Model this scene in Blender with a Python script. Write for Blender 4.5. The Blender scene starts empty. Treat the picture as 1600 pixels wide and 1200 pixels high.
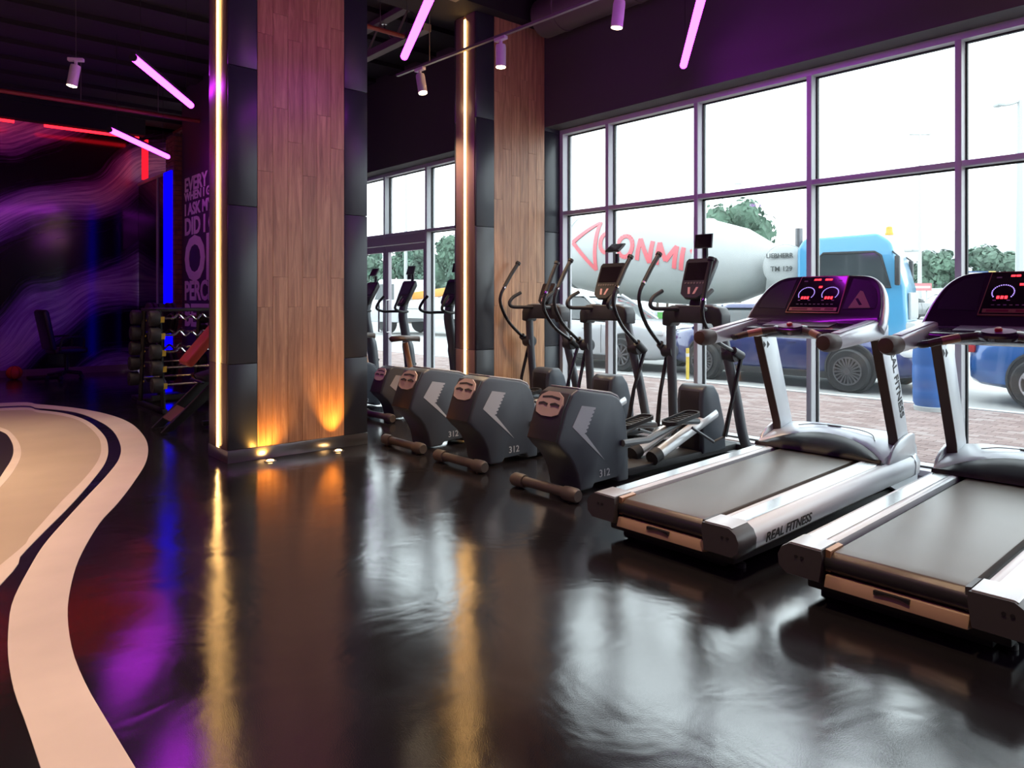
import bpy, bmesh, math, random
from mathutils import Vector, Matrix
random.seed(7)
SC = bpy.context.scene
COL = SC.collection
R = math.radians
# ---------------------------------------------------------------- camera, sky, exposure
# world axes: +X towards the window wall, +Y along it (away to the left), camera above the origin
cam_d = bpy.data.cameras.new('camera'); cam = bpy.data.objects.new('camera', cam_d); COL.objects.link(cam)
cam.location = (0, 0, 1.35); cam.rotation_euler = (R(90), 0, R(-41.1))
cam_d.sensor_width = 36; cam_d.lens = 25.875; cam_d.shift_y = -0.0819
cam_d.clip_start = 0.05; cam_d.clip_end = 500
SC.camera = cam
world = bpy.data.worlds.new('overcast'); SC.world = world; world.use_nodes = True
wn = world.node_tree; bg = wn.nodes['Background']
bg.inputs['Color'].default_value = (0.86, 0.95, 1.0, 1); bg.inputs['Strength'].default_value = 2.4
SC.view_settings.view_transform = 'Standard'; SC.view_settings.look = 'None'
SC.view_settings.exposure = 0.8; SC.view_settings.gamma = 1.0
SC.view_settings.use_curve_mapping = False

# ---------------------------------------------------------------- materials
MATS = {}
def mat(name, col, rough=0.5, metal=0.0, emit=None, es=0.0, coat=0.0, bump=0.0, bscale=50.0, var=0.0, vscale=6.0, ior=1.5, stretch=(1, 1, 1), trans=0.0):
    if name in MATS: return MATS[name]
    m = bpy.data.materials.new(name); m.use_nodes = True
    nt = m.node_tree; b = nt.nodes['Principled BSDF']
    b.inputs['Base Color'].default_value = (*col, 1)
    b.inputs['Roughness'].default_value = rough
    b.inputs['Metallic'].default_value = metal
    b.inputs['IOR'].default_value = ior
    b.inputs['Coat Weight'].default_value = coat
    b.inputs['Transmission Weight'].default_value = trans
    if emit:
        b.inputs['Emission Color'].default_value = (*emit, 1); b.inputs['Emission Strength'].default_value = es
    if bump or var:
        tc = nt.nodes.new('ShaderNodeTexCoord'); mp = nt.nodes.new('ShaderNodeMapping')
        mp.inputs['Scale'].default_value = stretch
        nt.links.new(tc.outputs['Object'], mp.inputs['Vector'])
    if bump:
        n = nt.nodes.new('ShaderNodeTexNoise'); n.inputs['Scale'].default_value = bscale; n.inputs['Detail'].default_value = 4
        bp = nt.nodes.new('ShaderNodeBump'); bp.inputs['Strength'].default_value = bump; bp.inputs['Distance'].default_value = 0.01
        nt.links.new(mp.outputs[0], n.inputs['Vector']); nt.links.new(n.outputs['Fac'], bp.inputs['Height'])
        nt.links.new(bp.outputs[0], b.inputs['Normal'])
    if var:
        n2 = nt.nodes.new('ShaderNodeTexNoise'); n2.inputs['Scale'].default_value = vscale; n2.inputs['Detail'].default_value = 5
        cr = nt.nodes.new('ShaderNodeValToRGB')
        cr.color_ramp.elements[0].position = 0.3; cr.color_ramp.elements[1].position = 0.7
        cr.color_ramp.elements[0].color = tuple(c*(1-var) for c in col) + (1,)
        cr.color_ramp.elements[1].color = tuple(min(1, c*(1+var)) for c in col) + (1,)
        nt.links.new(mp.outputs[0], n2.inputs['Vector']); nt.links.new(n2.outputs['Fac'], cr.inputs[0])
        nt.links.new(cr.outputs[0], b.inputs['Base Color'])
    MATS[name] = m
    return m
def glow(name, col, s):
    if name in MATS: return MATS[name]
    m = bpy.data.materials.new(name); m.use_nodes = True; nt = m.node_tree
    nt.nodes.clear(); e = nt.nodes.new('ShaderNodeEmission'); o = nt.nodes.new('ShaderNodeOutputMaterial')
    e.inputs[0].default_value = (*col, 1); e.inputs[1].default_value = s
    nt.links.new(e.outputs[0], o.inputs[0]); MATS[name] = m
    return m

# ---------------------------------------------------------------- geometry helpers
class G:
    def __init__(s): s.v = []; s.f = []
    def add(s, vs, fs):
        n = len(s.v); s.v += [tuple(p) for p in vs]; s.f += [tuple(i+n for i in f) for f in fs]; return s
    def bm(s, b):
        b.verts.ensure_lookup_table(); b.verts.index_update()
        s.add([v.co.copy() for v in b.verts], [[v.index for v in f.verts] for f in b.faces]); b.free(); return s
    def box(s, x0, x1, y0, y1, z0, z1, r=0, seg=2):
        vs = [(x0,y0,z0),(x1,y0,z0),(x1,y1,z0),(x0,y1,z0),(x0,y0,z1),(x1,y0,z1),(x1,y1,z1),(x0,y1,z1)]
        fs = [(0,3,2,1),(4,5,6,7),(0,1,5,4),(1,2,6,5),(2,3,7,6),(3,0,4,7)]
        return s.solid(vs, fs, r, seg)
    def solid(s, vs, fs, r=0, seg=2):
        if not r: return s.add(vs, fs)
        b = bmesh.new(); bv = [b.verts.new(p) for p in vs]
        for f in fs: b.faces.new([bv[i] for i in f])
        b.normal_update()
        es = [e for e in b.edges if len(e.link_faces) == 2 and e.calc_face_angle(0) > R(22)]
        bmesh.ops.bevel(b, geom=es, offset=r, segments=seg, affect='EDGES', profile=0.5, clamp_overlap=True)
        return s.bm(b)
    def prism(s, poly, plane, a, b, r=0, seg=2, poly2=None):
        """extrude a 2-D outline; plane 'xz' runs along y, 'xy' along z, 'yz' along x; poly2 = outline at b"""
        q = poly2 or poly
        def P(p, t):
            return (p[0], t, p[1]) if plane == 'xz' else (p[0], p[1], t) if plane == 'xy' else (t, p[0], p[1])
        n = len(poly)
        vs = [P(p, a) for p in poly] + [P(p, b) for p in q]
        fs = [tuple(range(n)), tuple(range(2*n-1, n-1, -1))] + [(i, i+n, (i+1) % n+n, (i+1) % n) for i in range(n)]
        bb = bmesh.new(); bv = [bb.verts.new(p) for p in vs]
        for f in fs: bb.faces.new([bv[i] for i in f])
        bmesh.ops.recalc_face_normals(bb, faces=bb.faces[:])
        if r:
            es = [e for e in bb.edges if len(e.link_faces) == 2 and e.calc_face_angle(0) > R(28)]
            bmesh.ops.bevel(bb, geom=es, offset=r, segments=seg, affect='EDGES', profile=0.5, clamp_overlap=True)
        return s.bm(bb)
    def tube(s, pts, r, seg=8, closed=False, sy=1.0):
        pts = [Vector(p) for p in pts]; n = len(pts)
        rs = r if isinstance(r, (list, tuple)) else [r]*n
        T = []
        for i in range(n):
            a = pts[i-1] if i or closed else pts[i]; b = pts[(i+1) % n] if i < n-1 or closed else pts[i]
            T.append((b-a).normalized())
        up = Vector((0,0,1)) if abs(T[0].z) < .9 else Vector((1,0,0))
        N = (up - T[0]*up.dot(T[0])).normalized(); vs = []
        for i in range(n):
            if i: N = (N - T[i]*N.dot(T[i])).normalized()
            B = T[i].cross(N)
            for k in range(seg):
                a = 2*math.pi*k/seg
                vs.append(pts[i] + N*(math.cos(a)*rs[i]) + B*(math.sin(a)*rs[i]*sy))
        fs = []
        for i in range(n if closed else n-1):
            j = (i+1) % n
            for k in range(seg): fs.append((i*seg+k, i*seg+(k+1) % seg, j*seg+(k+1) % seg, j*seg+k))
        if not closed: fs += [tuple(range(seg-1, -1, -1)), tuple(range((n-1)*seg, n*seg))]
        return s.add(vs, fs)
    def lathe(s, prof, seg=24, c=(0,0,0), axis='z'):
        vs = []; fs = []
        for (r, h) in prof:
            for k in range(seg):
                a = 2*math.pi*k/seg; x, y = r*math.cos(a), r*math.sin(a)
                p = (x, y, h) if axis == 'z' else (h, x, y) if axis == 'x' else (y, h, x)
                vs.append((p[0]+c[0], p[1]+c[1], p[2]+c[2]))
        for i in range(len(prof)-1):
            for k in range(seg): fs.append((i*seg+k, i*seg+(k+1) % seg, (i+1)*seg+(k+1) % seg, (i+1)*seg+k))
        fs += [tuple(range(seg-1, -1, -1)), tuple(range((len(prof)-1)*seg, len(prof)*seg))]
        return s.add(vs, fs)
    def loft(s, rings, cap=True):
        n = len(rings[0]); vs = [p for r_ in rings for p in r_]; fs = []
        for i in range(len(rings)-1):
            for k in range(n): fs.append((i*n+k, i*n+(k+1) % n, (i+1)*n+(k+1) % n, (i+1)*n+k))
        if cap: fs += [tuple(range(n-1, -1, -1)), tuple(range((len(rings)-1)*n, len(rings)*n))]
        return s.add(vs, fs)
    def ico(s, c, r, sub=2, jit=0.0, sc=(1,1,1)):
        b = bmesh.new(); bmesh.ops.create_icosphere(b, subdivisions=sub, radius=1)
        for v in b.verts:
            k = r*(1+random.uniform(-jit, jit)); v.co = Vector((c[0]+v.co.x*k*sc[0], c[1]+v.co.y*k*sc[1], c[2]+v.co.z*k*sc[2]))
        return s.bm(b)
    def xf(s, M):
        s.v = [tuple(M @ Vector(p)) for p in s.v]; return s
def cr(pts, n=5):
    """Catmull-Rom through points"""
    P = [Vector(p) for p in pts]; P = [2*P[0]-P[1]] + P + [2*P[-1]-P[-2]]; out = []
    for i in range(1, len(P)-2):
        for k in range(n):
            t = k/n; a, b, c, d = P[i-1:i+3]
            out.append(0.5*((2*b) + (c-a)*t + (2*a-5*b+4*c-d)*t*t + (3*b-a-3*c+d)*t**3))
    return out + [P[-2]]
def rrect(x0, x1, y0, y1, r, n=4):
    o = []
    for cx, cy, a in ((x1-r, y1-r, 0), (x0+r, y1-r, 90), (x0+r, y0+r, 180), (x1-r, y0+r, 270)):
        for k in range(n+1):
            t = R(a+90*k/n); o.append((cx+r*math.cos(t), cy+r*math.sin(t)))
    return o
def obj(name, g, m, parent=None, label=None, cat=None, group=None, kind=None, loc=None, rot=None, flat=False, ang=38):
    me = bpy.data.meshes.new(name)
    if isinstance(g, G):
        me.from_pydata(g.v, [], g.f)
        bb = bmesh.new(); bb.from_mesh(me); bmesh.ops.recalc_face_normals(bb, faces=bb.faces[:]); bb.to_mesh(me); bb.free()
    else: me = g
    me.materials.clear(); me.materials.append(m)
    if not flat:
        me.polygons.foreach_set('use_smooth', [True]*len(me.polygons)); me.set_sharp_from_angle(angle=R(ang))
    o = bpy.data.objects.new(name, me); COL.objects.link(o)
    if parent: o.parent = parent
    if loc: o.location = loc
    if rot: o.rotation_euler = rot
    return tag(o, label, cat, group, kind)
def tag(o, label=None, cat=None, group=None, kind=None):
    if label: o['label'] = label
    if cat: o['category'] = cat
    if group: o['group'] = group
    if kind: o['kind'] = kind
    return o
def empty(name, loc, rz=0, label=None, cat=None, group=None, kind=None):
    o = bpy.data.objects.new(name, None); COL.objects.link(o); o.location = loc; o.rotation_euler = (0, 0, rz); o.empty_display_size = .1
    return tag(o, label, cat, group, kind)
def link_copy(src, parent, loc=(0, 0, 0), rot=(0, 0, 0)):
    c = src.copy(); COL.objects.link(c); c.parent = parent; c.location = loc; c.rotation_euler = rot
    return c
def dup(root, loc, rz, label=None, parent=None):
    r = root.copy(); COL.objects.link(r); r.parent = parent
    if parent is None: r.location = loc; r.rotation_euler = (0, 0, rz)
    if label: r['label'] = label
    for ch in list(root.children): dup(ch, None, None, None, r)
    return r
def text_mesh(s, size, xs=1.0, bold=0.0, thick=0.0015, align='LEFT', shear=0.0, space=1.0):
    c = bpy.data.curves.new('lettering', 'FONT'); c.body = s; c.size = size; c.offset = bold*size; c.extrude = thick; c.align_x = align
    c.shear = shear; c.space_character = space; c.resolution_u = 3
    t = bpy.data.objects.new('lettering', c); COL.objects.link(t)
    dg = bpy.context.evaluated_depsgraph_get(); dg.update()
    me = bpy.data.meshes.new_from_object(t.evaluated_get(dg)); bpy.data.objects.remove(t)
    for v in me.vertices: v.co.x *= xs
    return me
def put_text(name, s, size, m, parent, origin, xdir, ydir, **kw):
    me = text_mesh(s, size, **kw); x = Vector(xdir).normalized(); y = Vector(ydir).normalized(); z = x.cross(y)
    M = Matrix(((x.x, y.x, z.x, origin[0]), (x.y, y.y, z.y, origin[1]), (x.z, y.z, z.z, origin[2]), (0, 0, 0, 1)))
    me.transform(M)
    return obj(name, me, m, parent, flat=True)
CF, CS = math.cos(R(48.9)), math.sin(R(48.9))
def floor_pt(px, py, z=0.0):
    """a point read off the photograph, carried to the ground plane"""
    d = 1150*(1.35-z)/(py-469); l = (px-800)/1150*d
    return (CF*d+CS*l, CS*d-CF*l)
# ================================================================ MATERIALS
M_alu = mat('white_aluminium', (.62,.64,.66), .38, .0, bump=.02, bscale=120)
M_dark = mat('black_panel', (.036,.042,.05), .32, var=.12, vscale=2.0, bump=.03, bscale=9)
M_wallk = mat('charcoal_paint', (.085,.08,.085), .75, bump=.12, bscale=160)
M_ceil = mat('black_ceiling_paint', (.019,.018,.019), .85, bump=.1, bscale=60)
M_steel = mat('brushed_steel', (.55,.55,.56), .28, 1.0, bump=.05, bscale=60, stretch=(1, 1, 14))
M_led = glow('warm_led', (1.0, .56, .18), 12.0)
M_purple = glow('purple_led', (.66, .03, 1.0), 9.5)
M_red = glow('red_led', (1.0, .010, .02), 3.0)
M_blue = glow('blue_led', (.001, .0, 1.0), 1.5)
M_lens = glow('spot_lens', (1.0, .78, .48), 9.0)
M_white = mat('white_paint', (.72,.7,.7), .4)
M_rubber = mat('black_rubber', (.018,.018,.02), .6, bump=.1, bscale=90)
M_blackpl = mat('black_plastic', (.022,.022,.025), .38, bump=.04, bscale=200)
M_chrome = mat('chrome', (.8,.8,.82), .12, 1.0)

def floor_material():
    m = bpy.data.materials.new('glossy_black_floor'); m.use_nodes = True; nt = m.node_tree; b = nt.nodes['Principled BSDF']
    tc = nt.nodes.new('ShaderNodeTexCoord')
    n1 = nt.nodes.new('ShaderNodeTexNoise'); n1.inputs['Scale'].default_value = .8; n1.inputs['Detail'].default_value = 6
    n2 = nt.nodes.new('ShaderNodeTexNoise'); n2.inputs['Scale'].default_value = 2.2; n2.inputs['Detail'].default_value = 3; n2.inputs['Distortion'].default_value = .6
    n3 = nt.nodes.new('ShaderNodeTexNoise'); n3.inputs['Scale'].default_value = 240; n3.inputs['Detail'].default_value = 2
    for n in (n1, n2, n3): nt.links.new(tc.outputs['Object'], n.inputs['Vector'])
    cr_ = nt.nodes.new('ShaderNodeValToRGB'); cr_.color_ramp.elements[0].color = (.006,.006,.008,1); cr_.color_ramp.elements[1].color = (.02,.018,.02,1)
    nt.links.new(n1.outputs['Fac'], cr_.inputs[0]); nt.links.new(cr_.outputs[0], b.inputs['Base Color'])
    mr = nt.nodes.new('ShaderNodeMapRange'); mr.inputs[1].default_value = .3; mr.inputs[2].default_value = .7
    mr.inputs[3].default_value = .085; mr.inputs[4].default_value = .16
    nt.links.new(n2.outputs['Fac'], mr.inputs[0]); nt.links.new(mr.outputs[0], b.inputs['Roughness'])
    b1 = nt.nodes.new('ShaderNodeBump'); b1.inputs['Strength'].default_value = .22; b1.inputs['Distance'].default_value = .02
    b2 = nt.nodes.new('ShaderNodeBump'); b2.inputs['Strength'].default_value = .05; b2.inputs['Distance'].default_value = .004
    nt.links.new(n2.outputs['Fac'], b1.inputs['Height']); nt.links.new(n3.outputs['Fac'], b2.inputs['Height'])
    nt.links.new(b1.outputs[0], b2.inputs['Normal']); nt.links.new(b2.outputs[0], b.inputs['Normal'])
    b.inputs['IOR'].default_value = 2.2
    return m
def wood_material():
    m = bpy.data.materials.new('walnut_laminate'); m.use_nodes = True; nt = m.node_tree; b = nt.nodes['Principled BSDF']
    tc = nt.nodes.new('ShaderNodeTexCoord'); mp = nt.nodes.new('ShaderNodeMapping'); mp.inputs['Scale'].default_value = (11, 11, .75)
    oi = nt.nodes.new('ShaderNodeObjectInfo'); ad = nt.nodes.new('ShaderNodeVectorMath'); ad.operation = 'ADD'
    ml = nt.nodes.new('ShaderNodeVectorMath'); ml.operation = 'SCALE'; ml.inputs[3].default_value = 37
    nt.links.new(oi.outputs['Random'], ml.inputs[0])
    nt.links.new(tc.outputs['Object'], mp.inputs['Vector']); nt.links.new(mp.outputs[0], ad.inputs[0]); nt.links.new(ml.outputs[0], ad.inputs[1])
    n = nt.nodes.new('ShaderNodeTexNoise'); n.inputs['Scale'].default_value = 2.4; n.inputs['Detail'].default_value = 8; n.inputs['Roughness'].default_value = .62; n.inputs['Distortion'].default_value = .8
    nt.links.new(ad.outputs[0], n.inputs['Vector'])
    c = nt.nodes.new('ShaderNodeValToRGB'); e = c.color_ramp.elements
    e[0].position = .28; e[0].color = (.32,.15,.075,1); e[1].position = .72; e[1].color = (.70,.41,.21,1)
    x = e.new(.5); x.color = (.52,.275,.135,1)
    nt.links.new(n.outputs['Fac'], c.inputs[0])
    hs = nt.nodes.new('ShaderNodeHueSaturation'); mr = nt.nodes.new('ShaderNodeMapRange'); mr.inputs[3].default_value = .9; mr.inputs[4].default_value = 1.08
    nt.links.new(oi.outputs['Random'], mr.inputs[0]); nt.links.new(mr.outputs[0], hs.inputs['Value']); nt.links.new(c.outputs[0], hs.inputs['Color'])
    nt.links.new(hs.outputs[0], b.inputs['Base Color']); b.inputs['Roughness'].default_value = .42
    bp = nt.nodes.new('ShaderNodeBump'); bp.inputs['Strength'].default_value = .08; bp.inputs['Distance'].default_value = .004
    nt.links.new(n.outputs['Fac'], bp.inputs['Height']); nt.links.new(bp.outputs[0], b.inputs['Normal'])
    return m
def mural_material():
    m = bpy.data.materials.new('purple_swirl_mural'); m.use_nodes = True; nt = m.node_tree; b = nt.nodes['Principled BSDF']
    L = nt.links.new; tc = nt.nodes.new('ShaderNodeTexCoord')
    n0 = nt.nodes.new('ShaderNodeTexNoise'); n0.inputs['Scale'].default_value = .42; n0.inputs['Detail'].default_value = 1.5
    L(tc.outputs['Object'], n0.inputs['Vector'])
    sp = nt.nodes.new('ShaderNodeSeparateXYZ'); L(tc.outputs['Object'], sp.inputs[0])
    # height of the flow = z - slope*x + swirl
    a = nt.nodes.new('ShaderNodeMath'); a.operation = 'MULTIPLY'; a.inputs[1].default_value = -.62; L(sp.outputs['X'], a.inputs[0])
    a2 = nt.nodes.new('ShaderNodeMath'); a2.operation = 'ADD'; L(a.outputs[0], a2.inputs[0]); L(sp.outputs['Z'], a2.inputs[1])
    a3 = nt.nodes.new('ShaderNodeMath'); a3.operation = 'MULTIPLY_ADD'; a3.inputs[1].default_value = 2.3; L(n0.outputs['Fac'], a3.inputs[0]); L(a2.outputs[0], a3.inputs[2])
    w = nt.nodes.new('ShaderNodeMath'); w.operation = 'SINE'; k = nt.nodes.new('ShaderNodeMath'); k.operation = 'MULTIPLY'; k.inputs[1].default_value = 3.1
    L(a3.outputs[0], k.inputs[0]); L(k.outputs[0], w.inputs[0])
    # fine streaks that follow the flow
    cb = nt.nodes.new('ShaderNodeCombineXYZ'); s1 = nt.nodes.new('ShaderNodeMath'); s1.operation = 'MULTIPLY'; s1.inputs[1].default_value = 16
    L(a3.outputs[0], s1.inputs[0]); L(s1.outputs[0], cb.inputs[0]); L(sp.outputs['X'], cb.inputs[1])
    n2 = nt.nodes.new('ShaderNodeTexNoise'); n2.inputs['Scale'].default_value = 1.1; n2.inputs['Detail'].default_value = 6; n2.inputs['Roughness'].default_value = .7
    L(cb.outputs[0], n2.inputs['Vector'])
    mx = nt.nodes.new('ShaderNodeMath'); mx.operation = 'MULTIPLY_ADD'; mx.inputs[1].default_value = .38; mx.inputs[2].default_value = .0; L(w.outputs[0], mx.inputs[0])
    m2 = nt.nodes.new('ShaderNodeMath'); m2.operation = 'ADD'; L(mx.outputs[0], m2.inputs[0]); L(n2.outputs['Fac'], m2.inputs[1])
    c = nt.nodes.new('ShaderNodeValToRGB'); e = c.color_ramp.elements
    e[0].position = .30; e[0].color = (.010,.006,.016,1); e[1].position = .92; e[1].color = (.80,.60,.95,1)
    for p, q in ((.45, (.05,.022,.10,1)), (.6, (.22,.10,.40,1)), (.76, (.42,.24,.66,1))): x = e.new(p); x.color = q
    L(m2.outputs[0], c.inputs[0]); L(c.outputs[0], b.inputs['Base Color'])
    b.inputs['Roughness'].default_value = .12
    return m
def glass_material(name, veil=.007):  # pale veil mixed into the glass to haze the view outdoors
    m = bpy.data.materials.new(name); m.use_nodes = True; nt = m.node_tree; nt.nodes.clear(); L = nt.links.new
    o = nt.nodes.new('ShaderNodeOutputMaterial'); t = nt.nodes.new('ShaderNodeBsdfTransparent'); t.inputs[0].default_value = (.965,.985,.98,1)
    g = nt.nodes.new('ShaderNodeBsdfGlossy'); g.inputs['Roughness'].default_value = .02
    f = nt.nodes.new('ShaderNodeLayerWeight'); f.inputs[0].default_value = .5
    pw = nt.nodes.new('ShaderNodeMath'); pw.operation = 'POWER'; pw.inputs[1].default_value = 5; L(f.outputs['Facing'], pw.inputs[0])
    ma = nt.nodes.new('ShaderNodeMath'); ma.operation = 'MULTIPLY_ADD'; ma.inputs[1].default_value = .5; ma.inputs[2].default_value = .02; L(pw.outputs[0], ma.inputs[0])
    x = nt.nodes.new('ShaderNodeMixShader'); L(ma.outputs[0], x.inputs[0]); L(t.outputs[0], x.inputs[1]); L(g.outputs[0], x.inputs[2])
    d = nt.nodes.new('ShaderNodeBsdfTranslucent'); d.inputs[0].default_value = (.9,.95,.95,1)
    tc = nt.nodes.new('ShaderNodeTexCoord'); n = nt.nodes.new('ShaderNodeTexNoise'); n.inputs['Scale'].default_value = 1.6; n.inputs['Detail'].default_value = 5
    L(tc.outputs['Object'], n.inputs['Vector']); r = nt.nodes.new('ShaderNodeMapRange'); r.inputs[3].default_value = veil*.6; r.inputs[4].default_value = veil*1.4
    L(n.outputs['Fac'], r.inputs[0]); y = nt.nodes.new('ShaderNodeMixShader'); L(r.outputs[0], y.inputs[0]); L(x.outputs[0], y.inputs[1]); L(d.outputs[0], y.inputs[2])
    L(y.outputs[0], o.inputs[0]); return m
M_floor = floor_material(); M_wood = wood_material(); M_mural = mural_material(); M_glass = glass_material('veiled_window_glass')

# ================================================================ ROOM SHELL
H = 4.75
UW, UF = 6.10, 5.86            # inner face of window frame, inner face of the wall above it
UL, VB, VF = -6.5, -5.0, 15.5  # left wall, wall behind, mural wall
ZH = 3.34                      # window head
floor = obj('floor', G().box(UL-.2, 6.42, VB-.2, VF+.2, -.2, 0), M_floor, kind='structure', label='glossy black gym floor with bright window reflections')
ceiling = obj('ceiling', G().box(UL-.2, 6.42, VB-.2, VF+.2, H, H+.2), M_ceil, kind='structure', label='black painted exposed ceiling')
for k in range(26):   # ribs of the profiled deck above the beams
    y = VB+.5+k*.8
    obj('deck_rib', G().box(UL, UF, y, y+.35, H-.06, H), M_ceil, ceiling)
obj('wall_left', G().box(UL-.2, UL, VB, VF, 0, H), M_wallk, kind='structure', label='dark charcoal wall on the left')
obj('wall_back', G().box(UL, 6.42, VB-.2, VB, 0, H), M_wallk, kind='structure', label='dark charcoal wall behind the viewer')
obj('wall_right', G().box(UF, 6.42, VB, VF, ZH, H), M_wallk, kind='structure', label='dark wall above the tall windows')
obj('wall_far', G().box(UL, 6.42, VF, VF+.2, 0, H), M_mural, kind='structure', label='far wall with a glossy purple swirl mural')
# ---- beam line over the columns
obj('trim_1', G().box(UL, UF, 6.0, 6.62, 4.43, H), M_ceil, kind='structure', label='dark ceiling beam over the column line')

# ---- floor markings
def dens(px, z, ext0=None, ext1=None, n=6):
    p = [floor_pt(a, b) for a, b in px]
    if ext0: p = ext0 + p
    if ext1: p = p + ext1
    return [(q.x, q.y) for q in cr([(a, b, 0) for a, b in p], n)]
def strip(name, A, B, m, z, label):
    g = G(); n = min(len(A), len(B)); A, B = A[:n], B[:n]
    vs = [(a[0], a[1], z) for a in A] + [(b[0], b[1], z) for b in B] + [(a[0], a[1], .0003) for a in A] + [(b[0], b[1], .0003) for b in B]
    fs = []
    for i in range(n-1):
        fs += [(i, i+1, n+i+1, n+i), (2*n+i, 3*n+i, 3*n+i+1, 2*n+i+1), (i, 2*n+i, 2*n+i+1, i+1), (n+i, n+i+1, 3*n+i+1, 3*n+i)]
    g.add(vs, fs)
    return obj(name, g, m, floor, label)
M_cream = mat('cream_floor_paint', (.74,.62,.56), .42, var=.06, vscale=3)
M_beige = mat('beige_floor_vinyl', (.50,.40,.31), .45, var=.08, vscale=1.5)
M_blk = mat('black_floor_vinyl', (.016,.014,.018), .4)
def resample(p, n=140):
    L = [0]
    for a, b in zip(p, p[1:]): L.append(L[-1]+math.dist(a, b))
    out = []; j = 0
    for k in range(n):
        t = L[-1]*k/(n-1)
        while j < len(L)-2 and L[j+1] < t: j += 1
        u = (t-L[j])/max(1e-9, L[j+1]-L[j]); out.append((p[j][0]+(p[j+1][0]-p[j][0])*u, p[j][1]+(p[j+1][1]-p[j][1])*u))
    return out
c_out = [(0,630),(60,632),(120,638),(170,648),(203,661),(222,678),(231,697),(228,722),(210,752),(185,785),(160,812),(140,842),(120,882),(108,930),(106,970),(114,1020),(135,1072),(165,1124),(200,1182)]
c_in = [(0,635),(60,638),(115,644),(150,656),(175,672),(188,695),(186,717),(168,742),(140,772),(105,810),(70,850),(45,890),(20,940),(13,985),(13,1030),(22,1080),(40,1130),(60,1190)]
t_out = [(0,638),(60,641),(105,647),(138,659),(162,680),(169,700),(165,722),(145,750),(110,790),(70,830),(30,872),(0,915)]
t_in = [(0,642),(60,645),(103,651),(130,661),(152,681),(158,700),(153,720),(132,748),(97,783),(50,835),(0,884)]
farL = lambda v: [(-3.6, v+.2), (-1.2, v+.35)]
def ends(px): a, b = floor_pt(*px[-1]), floor_pt(*px[-2]); return [(a[0]+(a[0]-b[0])*k, a[1]+(a[1]-b[1])*k) for k in (1.5, 3)]
P1 = resample(dens(c_out, 0, farL(floor_pt(*c_out[0])[1]), ends(c_out)))
P2 = resample(dens(c_in, 0, farL(floor_pt(*c_in[0])[1]-.06), ends(c_in)))
P3 = resample(dens(t_out, 0, farL(floor_pt(*t_out[0])[1]-.1), [(-.55, 1.9), (-1.1, .7)]))
P4 = resample(dens(t_in, 0, farL(floor_pt(*t_in[0])[1]-.16), [(-.85, 2.0), (-1.4, .8)]))
strip('track_edge_band', P1, P2, M_cream, .0030, 'broad cream S-curved band edging the running track')
strip('track_outline', P3, P4, M_cream, .0032, 'thin cream outline inside the black curve')
inner = resample([( -3.6, 9.1), (-3.6, 5), (-3.6, 2), (-2.6, .8), (-1.4, .8)])
strip('track_field', P4, inner, M_beige, .0020, 'beige vinyl field inside the track outline')
i_out = [(0,668),(14,674),(27,688),(33,704),(30,721),(16,744),(0,762)]
i_in = [(0,674),(11,680),(19,693),(21,706),(17,720),(7,736),(0,747)]
io = dens(i_out, 0) + [(-1.3, 3.9), (-2.2, 4.6), (-2.3, 5.6), (-1.6, 6.5)]; ii = dens(i_in, 0) + [(-1.35, 4.15), (-2.08, 4.75), (-2.16, 5.55), (-1.55, 6.35)]
obj('island_outline', G().prism(io, 'xy', .0003, .0040), M_cream, floor, 'thin cream outline of the black floor island', flat=True)
obj('island_field', G().prism(ii, 'xy', .0003, .0048), M_blk, floor, 'black floor island at the left edge', flat=True)

# ================================================================ WINDOWS
def window(name, v0, v1, mull, label, door=None, drop=()):
    zt = 2.365
    g = G()
    g.box(UW, UW+.15, v0, v1, ZH-.055, ZH)                      # head
    g.box(UW, UW+.15, v0, v0+.05, .0, ZH-.055); g.box(UW, UW+.15, v1-.05, v1, .0, ZH-.055)
    w = obj(name, g, M_alu, kind='structure', label=label)
    edges = [v0] + list(mull) + [v1]
    g = G(); 
    segs = [(v0, v1)] if not door else [(v0, door[0]), (door[1], v1)]
    for a, b in segs: obj('window_sill', G().box(UW-.02, UW+.2, a+.001, b-.001, 0, .045, .004), M_alu, w)
    for v in mull: obj('mullion', G().box(UW, UW+.15, v-.0225, v+.0225, .0 if not door or v in (door[0], door[1]) or v < door[0] else 2.3, ZH-.055, .003), M_alu, w)
    for a, b in zip(edges, edges[1:]):
        a2 = a+.05 if a == v0 else a+.0225; b2 = b-.05 if b == v1 else b-.0225
        obj('transom', G().box(UW+.004, UW+.146, a2, b2, zt-.022, zt+.022, .003), M_alu, w)
        for z0, z1 in ((.045, zt-.022), (zt+.022, ZH-.055)):
            if door and z0 < 1 and a >= door[0]-.01 and b <= door[1]+.01: continue
            gs = mat('black_gasket', (.01,.01,.012), .6)
            p = obj('pane', G().box(UW+.096, UW+.104, a2+.008, b2-.008, z0+.008, z1-.008), M_glass, w, flat=True)
            q = G(); 
            for y0, y1, c0, c1 in ((a2, a2+.012, z0, z1), (b2-.012, b2, z0, z1), (a2+.012, b2-.012, z0, z0+.012), (a2+.012, b2-.012, z1-.012, z1)):
                q.box(UW+.085, UW+.115, y0, y1, c0, c1)
            obj('gasket', q, gs, p, flat=True)
    return w
mull1 = [5.41-1.155*k for k in range(0, 9)]
window('window_1', VB, 6.14, sorted(mull1), 'tall white-framed window wall behind the treadmills and ellipticals')
w2 = window('window_2', 6.54, VF, [7.75, 8.905, 10.06, 11.215, 12.37, 13.525, 14.68], 'far window bay with entrance door between the columns', door=(8.905, 11.215))
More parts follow.
